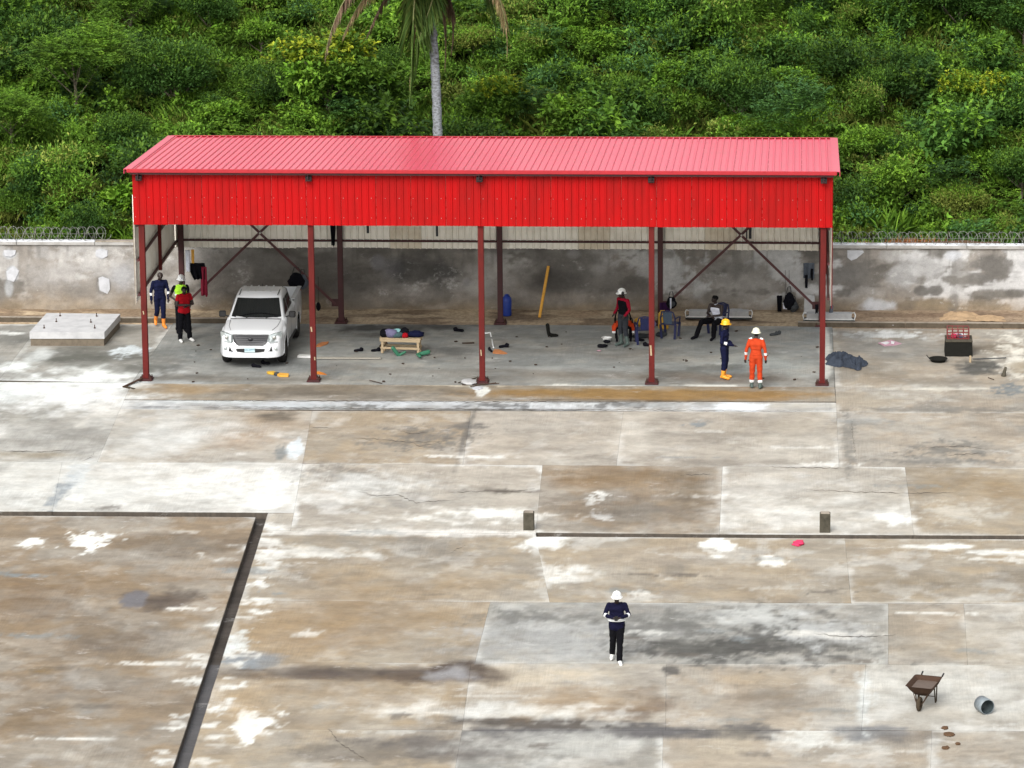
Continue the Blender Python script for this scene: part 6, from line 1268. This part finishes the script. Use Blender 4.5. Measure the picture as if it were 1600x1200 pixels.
def stick(p, q_, r, m, name, label, cat, n=8, box=None):
    p = np.array(p); q_ = np.array(q_); b = MB()
    if box: d = q_-p; L = np.linalg.norm(d); b.box((0, 0, 0), (L, box[0], box[1]), (0, -math.asin(d[2]/L), 0)); o = b.build(name, MX[m]); o.location = tuple((p+q_)/2); o.rotation_euler = (0, 0, math.atan2(d[1], d[0]))
    else: b.tube([(0, 0, 0), tuple(q_-p)], r, n); o = b.build(name, MX[m]); o.location = tuple(p)
    return tag(o, label, cat)
stick(G(492, 559, .06), G(595, 559.5, .06), .02, 'board', 'timber_plank', 'long grey plank lying on the floor left of the bench', 'plank', box=(.12, .04))
stick(G(466, 556, .06), G(490, 557, .06), .02, 'formwhite', 'timber_plank', 'short whitish channel piece left of the second front column', 'plank', box=(.22, .05))
stick(G(577, 594, .05), G(597, 599, .05), .012, 'stick', 'steel_rod', 'short dark rod on the floor near the front edge', 'rod')
stick(G(722, 536, .045), G(741, 535.5, .045), .025, 'stick', 'dark_stick', 'flat dark stick left of the third front column', 'stick', box=(.09, .02))
# yellow prop leaning on the wall
gp = WP(Wpx(857, 418)[0], 0); pt = V(857, 416, gp[1]-.06); pbm = G(843, 496, .09)
stick(pbm, pt, .055, 'ywood', 'yellow_prop', 'yellow timber pole leaning against the wall in the third bay', 'pole', box=(.075, .06))
# bent white pipe
p = G(757, 524, .03); wp_ = MB(); L = [V(757, 521, p[1]), V(767, 519, p[1]), V(770, 543, p[1]-.1), ]
wp_.tube([tuple(a-p) for a in (V(750, 525, p[1]), V(757, 521, p[1]), V(766, 519.5, p[1]), V(768, 528, p[1]-.15), G(771, 543, .05))], .022, 8); o = wp_.build('white_pipe', MX['white']); o.location = p; tag(o, 'bent white plastic pipe standing beside the third front column', 'pipe')
# orange flat pieces
def flatpiece(px, py, pts, m, name, label, cat, z=.032, th=.012, rot=0):
    gg = G(px, py, z); b = MB(); b.prism(pts, 0, th); o = b.build(name, MX[m]); o.location = (gg[0], gg[1], z); o.rotation_euler = (.06, .05, rot); return tag(o, label, cat)
flatpiece(781, 550, [(-.2, -.18), (.25, -.28), (.22, -.1), (-.05, .25), (-.18, .2)], 'cut_orange', 'cardboard_piece', 'orange-brown cardboard piece right of the third front column', 'cardboard')
flatpiece(503, 539, [(-.17, -.25), (-.02, -.2), (.15, .1), (.17, .3), (-.02, .2), (-.12, .02)], 'cut_orange', 'work_glove', 'tan glove on the floor right of the second front column', 'glove', th=.03)
flatpiece(501, 583, [(-.2, -.1), (.2, -.16), (.1, .0), (-.05, .12), (-.22, .1)], 'rubber_or', 'work_glove', 'orange strip on the floor at the foot of the second front column', 'strap')
# yellow two-arm tool
gt = G(434, 586, .03); tl = empty('yellow_tool', (gt[0], gt[1], .03), 0, 'yellow and orange two-armed hand tool lying in front of the truck', 'tool')
for poly, m_ in (([(-.34, .20), (-.16, .26), (-.04, .12), (-.12, .02), (-.3, .10)], 'yellow'), ([(.0, -.12), (.06, .05), (.32, -.02), (.33, -.22), (.1, -.24)], 'ywood')):
    b = MB(); b.prism(poly, .0, .06); b.build('arm', MX[m_], tl)
b = MB(); b.cyl((-.03, -.02, 0), (-.03, -.02, .08), .07, n=12); b.build('hub', MX['tr_grey'], tl)
# white hard hat upside down with black cloth
gh = G(948, 535, .03); b = MB(); b.lathe([(0, 0), (.07, .01), (.115, .06), (.13, .13), (.16, .15), (.16, .16), (.12, .135), (.105, .07), (.06, .03), (0, .02)], (0, 0, 0), 24); o = b.build('white_helmet', MX['helmw']); o.location = (gh[0], gh[1], .03); tag(o, 'white hard hat lying upside down on the shed floor', 'helmet')
heap(948, 535, (.10, .10, .05), 'cloth_black', 'black_liner', 'black cloth lying inside the upturned white hard hat', 'cloth', z=.11, seed=3)
heap(941, 541, (.16, .2, .035), 'cloth_black', 'black_rag', 'flat black rag on the floor in front of the upturned white hard hat', 'cloth', seed=6)
heap(936, 548, (.06, .08, .012), 'pink', 'pink_wrapper', 'faded pink wrapper on the floor near the upturned hard hat', 'wrapper', seed=2)
# blue container behind back column three
gb = G(792, 493, .06); bd = empty('blue_container', (gb[0], gb[1], .06), .2, 'crumpled blue plastic container behind the third back column', 'container')
b = MB(); b.lathe([(0, 0), (.13, .0), (.145, .05), (.14, .25), (.15, .45), (.13, .56), (.07, .6), (.05, .66), (0, .66)], (0, 0, 0), 18); b.build('container_body', MX['bluedrum'], bd); b = MB(); b.tube([(-.1, -.05, .55), (-.06, -.06, .66), (.06, -.06, .66), (.1, -.05, .55)], .012, 6); b.build('handle', MX['bluedrum'], bd)
# rods and scrap at the third column foot
for (a, b_, lab, m_) in (((716, 598), (745, 590), 'curved rusty rod left of the third column foot', 'rust2'), ((722, 601), (780, 599), 'long thin rod lying across the third column foot', 'stick'), ((735, 604), (775, 598), 'brown rod right of the third column foot', 'rust')):
    stick(G(*a, .05), G(*b_, .05), .014, m_, 'steel_rod', lab, 'rod')
heap(733, 598, (.22, .35, .05), 'greyblock', 'mortar_lump', 'grey scrap of hardened mortar left of the third column foot', 'rubble', seed=3)
heap(746, 607, (.14, .2, .02), 'plaster', 'mortar_splash', 'pale mortar splash in front of the third column foot', 'mortar', z=.015, seed=5)
stick(G(193, 604.5, .03), G(222, 591, .10), .03, 'rust', 'timber_plank', 'rusty brown bar leaning to the first column foot', 'bar', box=(.08, .03)); stick(G(193, 603.5, .02), G(210, 608, .02), .025, 'rust2', 'timber_plank', 'short brown stick on the ground left of the first column foot', 'stick', box=(.08, .03))

# ------------------------------------------------------------------ beams and slabs behind the shed
def beam(px0, px1, py, label, hgt=.15):
    a = G(px0, py, .1); b_ = G(px1, py, .1); L = b_[0]-a[0]; T = empty('precast_beam', ((a[0]+b_[0])/2, a[1]+.15, .10), 0, label, 'concrete beam', 'precast beams behind the shed floor')
    b = MB(); b.box((0, .05, .16), (L-.2, .30, .16), bev=.01); b.build('concrete_bar', MX['greyblock'], T)
    b = MB(); b.box((0, -.10, .06), (L-.1, .04, .06)); b.build('form_board', MX['formwhite'], T); b = MB(); b.box((0, .05, .03), (L, .4, .05)); b.build('form_base', MX['black'], T)
    for sx in (-1, 1):
        b = MB(); X_ = sx*(L/2-.02); b.tube([(X_-sx*.1, -.12, .1), (X_, -.14, .06), (X_+sx*.03, -.1, .2), (X_, .1, .24), (X_-sx*.12, .12, .2)], .018, 6); b.build('wrap_end', MX['formwhite'], T)
beam(1071, 1175, 499, 'concrete beam in white formwork behind the seated man'); beam(1255, 1336, 503, 'concrete beam in white formwork at the right end of the shed')
heap(1150, 487, (.28, .12, .06), 'greyblock', 'rubble', 'few grey and white rubble lumps behind the first concrete beam', 'rubble', z=.1, seed=9)
pa = G(1266, 491, .1); ln = MB(); ln.add([(-.2, 0, 0), (.17, 0, 0), (.12, .25, .52), (-.17, .25, .55), (-.2, .05, 0), (.17, .05, 0), (.12, .30, .52), (-.17, .30, .55)], [(0, 1, 2, 3), (7, 6, 5, 4), (0, 4, 5, 1), (1, 5, 6, 2), (2, 6, 7, 3), (3, 7, 4, 0)]); o = ln.build('leaning_slab', MX['greyblock']); o.location = pa; tag(o, 'small grey slab leaning upright by the hanging backpack', 'slab')
drape(V(1276, 476, DP-.25), .10, .26, 'cloth_black', 'black_glove', 'black glove hanging on the right brace end', 'glove', folds=1)
b = MB(); b.tube([(0, 0, 0), (.05, 0, .35), (.0, 0, .5)], [.07, .05, .02], 8); o = b.build('umbrella', MX['cgreyblue']); o.location = V(1297, 496, DP+.4); tag(o, 'furled grey umbrella standing behind the right end column', 'umbrella')

# concrete plinth, left
z = .42; c4 = [G(73, 489, z), G(188, 490.5, z), G(163, 519, z), G(46, 519, z)]
pz = empty('concrete_plinth', (c4[0][0], c4[0][1], 0), 0, 'low raised concrete plinth with six anchor bolts left of the shed', 'plinth')
c4 = [p-np.array([pz.location.x, pz.location.y, 0]) for p in c4]
def quadprism(c, z0, z1, inset=0):
    ctr = sum(c)/4; cc = [ctr+(p-ctr)*(1-inset) for p in c]; m = MB(); m.add([(p[0], p[1], z0) for p in cc]+[(p[0], p[1], z1) for p in cc], [(0, 1, 2, 3), (7, 6, 5, 4), (0, 4, 5, 1), (1, 5, 6, 2), (2, 6, 7, 3), (3, 7, 4, 0)]); return m
quadprism(c4, .22, z).build('plinth_cap', MX['plinth'], pz); quadprism(c4, -.02, .22, .02).build('plinth_base', MX['plinthd'], pz)
for px, py in ((94, 494), (151, 494.5), (88, 503), (142, 504), (69, 513), (148, 513)):
    p = G(px, py, z)-np.array([pz.location.x, pz.location.y, 0]); b = MB(); b.cyl((p[0], p[1], z-.02), (p[0], p[1], z+.11), .013, n=6); b.cyl((p[0], p[1], z), (p[0], p[1], z+.03), .03, n=6, smooth=False); b.build('anchor_bolt', MX['rust'], pz)

# ------------------------------------------------------------------ right hand side things
gs = G(1322, 568)
sk = empty('tarpaulin', (gs[0], gs[1], 0), 0, 'crumpled dark blue-grey sacks lying right of the shed', 'tarpaulin')
flat('sack', (.045, .055, .075), .9, bump=.5, scale=6)
def crumple(ox, oy, rx, ry, h_, sd, name='fold'):
    nt2, nr2 = 72, 22; V_ = []; F = []
    for a_ in range(nt2):
        th_ = 2*pi*a_/nt2; R0 = .62+.75*float(fbm(cos(th_)*1.6+sd, sin(th_)*1.6+sd*2, 4))*(1+.15*sin(th_*5+sd))
        for q_ in range(nr2):
            t_ = q_/(nr2-1); x_ = cos(th_)*R0*t_*rx; y_ = sin(th_)*R0*t_*ry
            rd = 1-abs(2*float(fbm(x_*3.2+sd*3, y_*2.0+sd, 3))-1)*3.2; rd2 = 1-abs(2*float(fbm(x_*6+sd, y_*4+sd*5, 3))-1)*2.5
            V_.append((ox+x_, oy+y_, .015+h_*max(0, .18+.62*max(rd, -.2)+.28*rd2)*(1-t_**5)))
    for a_ in range(nt2):
        for q_ in range(nr2-1): b1_ = a_*nr2+q_; b2__ = ((a_+1) % nt2)*nr2+q_; F.append((b1_, b1_+1, b2__+1, b2__))
    m_ = MB(); m_.add(V_, F, 0, True); return m_.build(name, MX['sack'], sk)
crumple(-.18, .12, .42, .62, .26, 3.1); crumple(.26, -.12, .36, .60, .22, 8.7); crumple(.05, .45, .40, .4, .2, 5.3)
flatpiece(1390, 538, [(-.34, .05), (-.1, .3), (.05, .45), (.36, .1), (.12, -.15), (-.15, -.25)], 'pink', 'pink_cloth', 'pale pink and white cloth lying flat right of the shed', 'cloth', z=.005)
gg = G(1390, 538); b = MB(); b.prism([(-.3, .08), (-.08, .25), (.0, .1), (-.1, -.12)], .02, .035); b.prism([(.05, .3), (.15, .2), (.12, -.05), (.04, .0)], .02, .035); o = b.build('white_paper', MX['white']); o.location = (gg[0], gg[1], 0); tag(o, 'white crumpled paper on the pale pink cloth', 'paper')
# block with crate
z1 = .50; gk = G(1498, 556.5); bk = empty('dark_block', (gk[0], gk[1]+.3, 0), 0, 'dark wet concrete block in the yard carrying the red crate', 'block')
bw = .80; b = MB(); b.box((0, 0, .22), (bw, .72, .44), taper=.96, bev=.0); b.build('block_body', MX['blackwet'], bk); b = MB(); b.box((0, 0, .45), (bw*.98, .74, .05), bev=.01); b.build('block_rim', MX['post'], bk)
ck = empty('plastic_crate', (gk[0]-.02, gk[1]+.34, .475), 0, 'dark red plastic crate holding pink and white packets on the dark block', 'crate')
cw, cdp, chh = .62, .42, .30
for sy in (-1, 1):
    for zz_ in (.01, .10, .19, .29): b = MB(); b.box((0, sy*cdp/2, zz_+.005), (cw, .02, .022)); b.build('bar', MX['cratered'], ck)
    for i in range(5): b = MB(); b.box((-cw/2+cw*i/4, sy*cdp/2, chh/2), (.024, .024, chh)); b.build('bar', MX['cratered'], ck)
for sx in (-1, 1):
    for zz_ in (.01, .10, .19, .29): b = MB(); b.box((sx*cw/2, 0, zz_+.005), (.02, cdp, .022)); b.build('bar', MX['cratered'], ck)
    for i in range(1, 4): b = MB(); b.box((sx*cw/2, -cdp/2+cdp*i/4, chh/2), (.02, .02, chh)); b.build('bar', MX['cratered'], ck)
b = MB(); b.box((0, 0, .004), (cw, cdp, .008)); b.build('crate_floor', MX['cratered'], ck)
for k_, (dx, dy, m_, lab) in enumerate(((-.12, -.05, 'pinkrag', 'magenta packet inside the red crate'), (.05, -.08, 'lav', 'lilac packet inside the red crate'), (.16, .0, 'white', 'white packet inside the red crate'), (-.02, .08, 'pink', 'pink packet at the back of the red crate'))):
    b = MB(); b.box((0, 0, .05), (.15, .12, .09), (.2, .1, .4*k_), bev=.015); o = b.build('packet', MX[m_]); o.location = (gk[0]-.02+dx, gk[1]+.34+dy, .49); tag(o, lab, 'packet')
gpn = G(1466, 566); b = MB(); b.lathe([(0, .03), (.20, .035), (.235, .09), (.27, .10), (.27, .085), (.24, .07), (.20, .0), (0, 0)], (0, 0, 0), 28); pan = b.build('head_pan', MX['blackwet']); pan.location = (gpn[0], gpn[1]+.1, 0); tag(pan, 'round black builder\'s pan lying in front of the dark block', 'pan')
b = MB(); b.tube([(-.27, .05, .09), (-.33, .12, .16)], .012, 5); b.build('handle', MX['blackwet'], pan)
p = G(1516, 566); b = MB(); b.cyl((0, 0, 0), (0, 0, .19), .035, .03, n=10); o = b.build('timber_peg', MX['wood']); o.location = p; tag(o, 'short pale peg standing at the right front of the dark block', 'peg')
stick(G(1520, 561, .03), G(1572, 559, .03), .014, 'tr_grey', 'thin_rod', 'long thin rod lying right of the dark block', 'rod'); 
p = G(1568, 588); b = MB(); b.tube([(0, 0, 0), (.02, 0, .12), (.06, .05, .26)], [.075, .05, .035], 8); o = b.build('concrete_stub', MX['post']); o.location = p; tag(o, 'small dark concrete stub at the right of the damp patch', 'stub')
stick(G(1544, 590, .02), G(1553, 593, .02), .012, 'stick', 'steel_rod', 'tiny dark rod piece left of the concrete stub', 'rod')
heap(1395, 508, (.08, .08, .03), 'greyblock', 'rubble', 'scattered small rubble in front of the right wall', 'rubble', z=.07, seed=21)
# two little posts by the long slot
for px, py, lab, hh in ((826, 829, 'short square concrete post at the left end of the long slot', .47), (1289, 832.5, 'short concrete post with rough pale top in the middle of the long slot', .50)):
    p = G(px, py); b = MB(); b.box((0, 0, hh/2-.02), (.265, .22, hh), bev=.012); o = b.build('concrete_post', MX['post']); o.location = (p[0], p[1]+.11, 0); tag(o, lab, 'post', 'short posts beside the long slot')
    b = MB(); b.box((0, .0, hh-.015), (.22, .18, .02), (.03, .02, .05), bev=.006); b.build('post_top', MX['kerb'], o)
heap(1247, 850, (.14, .22, .05), 'pinkrag', 'red_rag', 'crumpled pink-red rag on the slab near the long slot', 'rag', z=0, seed=5, amp=.7)
for px, py, r, lab in ((1476, 1138, .09, 'small brown mud clod below the wheelbarrow, upper one'), (1483, 1148, .13, 'small brown mud clod below the wheelbarrow, lower one'), (1477, 1169, .1, 'brown mud clod near the bottom right'), (1497, 1163, .07, 'tiny brown mud clod near the bottom right, right one')):
    heap(px, py, (r*.8, r*1.1, .025), 'mud', 'mud_clod', lab, 'mud clod', z=0, seed=px, amp=.5)

# wheelbarrow: seen from its front
gw = G(1430, 1114); wbw = empty('wheelbarrow', (gw[0]+.08, gw[1]+.1, 0), -.28, 'rusty brown wheelbarrow standing on the lower right of the concrete', 'wheelbarrow')
wbw.scale = (.80,)*3; tr_ = MB(); prof = []
def tray(zs, ws_, yf, yr): return [(-ws_, yf, zs), (ws_, yf, zs), (ws_*1.06, yr, zs), (-ws_*1.06, yr, zs)]
def rr_(z_, hw, yf, yr, r_=.08):
    out = []
    for cx_, cy_, a0 in ((hw-r_, yf+r_, -pi/2), (hw-r_, yr-r_, 0), (-hw+r_, yr-r_, pi/2), (-hw+r_, yf+r_, pi)):
        for i in range(5): a = a0+i*pi/8; out.append((cx_+cos(a)*r_, cy_+sin(a)*r_, z_))
    return out
rings = [rr_(.40, .20, .20, .80), rr_(.55, .29, .05, .95), rr_(.68, .36, -.04, 1.04), rr_(.69, .385, -.065, 1.065), rr_(.675, .35, -.03, 1.03), rr_(.54, .27, .07, .93), rr_(.42, .19, .22, .78)]
n = 20; tr_.add(sum(rings, []), [(i*n+j, i*n+(j+1) % n, i*n+n+(j+1) % n, i*n+n+j) for i in range(6) for j in range(n)]+[tuple(range(n-1, -1, -1)), tuple(range(6*n, 7*n))], 0, True); tr_.build('tray', MX['rust'], wbw)
b = MB(); b.add([(x_*.96, .5+(y_-.5)*.96, .585) for x_, y_, z_ in rr_(.5, .29, .05, .95)], [tuple(range(20))]); b.build('tray_load', MX['silt'], wbw)
b = MB(); b.lathe([(.09, -.04), (.15, -.055), (.19, -.035), (.20, 0), (.19, .035), (.15, .055), (.09, .04)], (0, .05, .20), 24, R=Matrix.Rotation(pi/2, 3, 'Y')); whl = b.build('wheel', MX['rust2'], wbw)
b = MB(); b.lathe([(.0, -.05), (.03, -.05), (.09, -.02), (.1, 0), (.09, .02), (.03, .05), (0, .05)], (0, .05, .20), 16, R=Matrix.Rotation(pi/2, 3, 'Y')); b.build('rim', MX['rust'], whl)
for sx in (-1, 1):
    b = MB(); b.tube([(sx*.07, .03, .20), (sx*.17, .3, .38), (sx*.26, 1.0, .50), (sx*.29, 1.45, .62)], .018, 8); h_ = b.build('handle', MX['rust2'], wbw)
    b = MB(); b.tube([(sx*.287, 1.38, .60), (sx*.292, 1.52, .635)], .024, 8); b.build('grip', MX['black'], h_)
    b = MB(); b.tube([(sx*.22, .78, .46), (sx*.24, .84, .02), (sx*.24, .95, .02), (sx*.24, .98, .48)], .018, 8); b.build('leg', MX['rust2'], wbw)
    b = MB(); b.tube([(sx*.09, .05, .22), (sx*.19, .14, .45)], .012, 6); b.build('stay', MX['rust'], wbw)
b = MB(); b.tube([(-.23, .8, .2), (.23, .8, .2)], .012, 6); b.build('crossbar', MX['rust2'], wbw)
# grey pipe offcut
gp_ = G(1543, 1118); b = MB(); L = .30
b.lathe([(.155, 0), (.168, 0), (.168, L), (.155, L), (.155, 0)], (0, 0, 0), 32, R=Matrix.Rotation(-pi/2, 3, 'X')); pipe = b.build('pipe_offcut', MX['pvc']); pipe.location = (gp_[0], gp_[1]+.06, .168); pipe.rotation_euler = (0, 0, .45); tag(pipe, 'short grey plastic pipe offcut lying near the wheelbarrow', 'pipe')
b = MB(); b.lathe([(.152, .02), (.152, L-.02), (0, L-.02)], (0, 0, 0), 32, R=Matrix.Rotation(-pi/2, 3, 'X')); b.build('pipe_bore', MX['pvc_shade'], pipe)  # dark lining and end disc paint in the shade inside the pipe
# scattered crumbs on the shed floor
cr = MB()
for _ in range(60):
    px, py = rnd.uniform(300, 1290), rnd.uniform(515, 600); p = G(px, py, .03); r = rnd.uniform(.008, .03); cr.box((p[0], p[1], .03+r*.5), (r*2, r*3, r), (0, 0, rnd.random()*3))
tag(cr.build('concrete_crumbs', MX['stick']), 'small dark crumbs scattered over the shed floor', 'debris', kind='stuff')
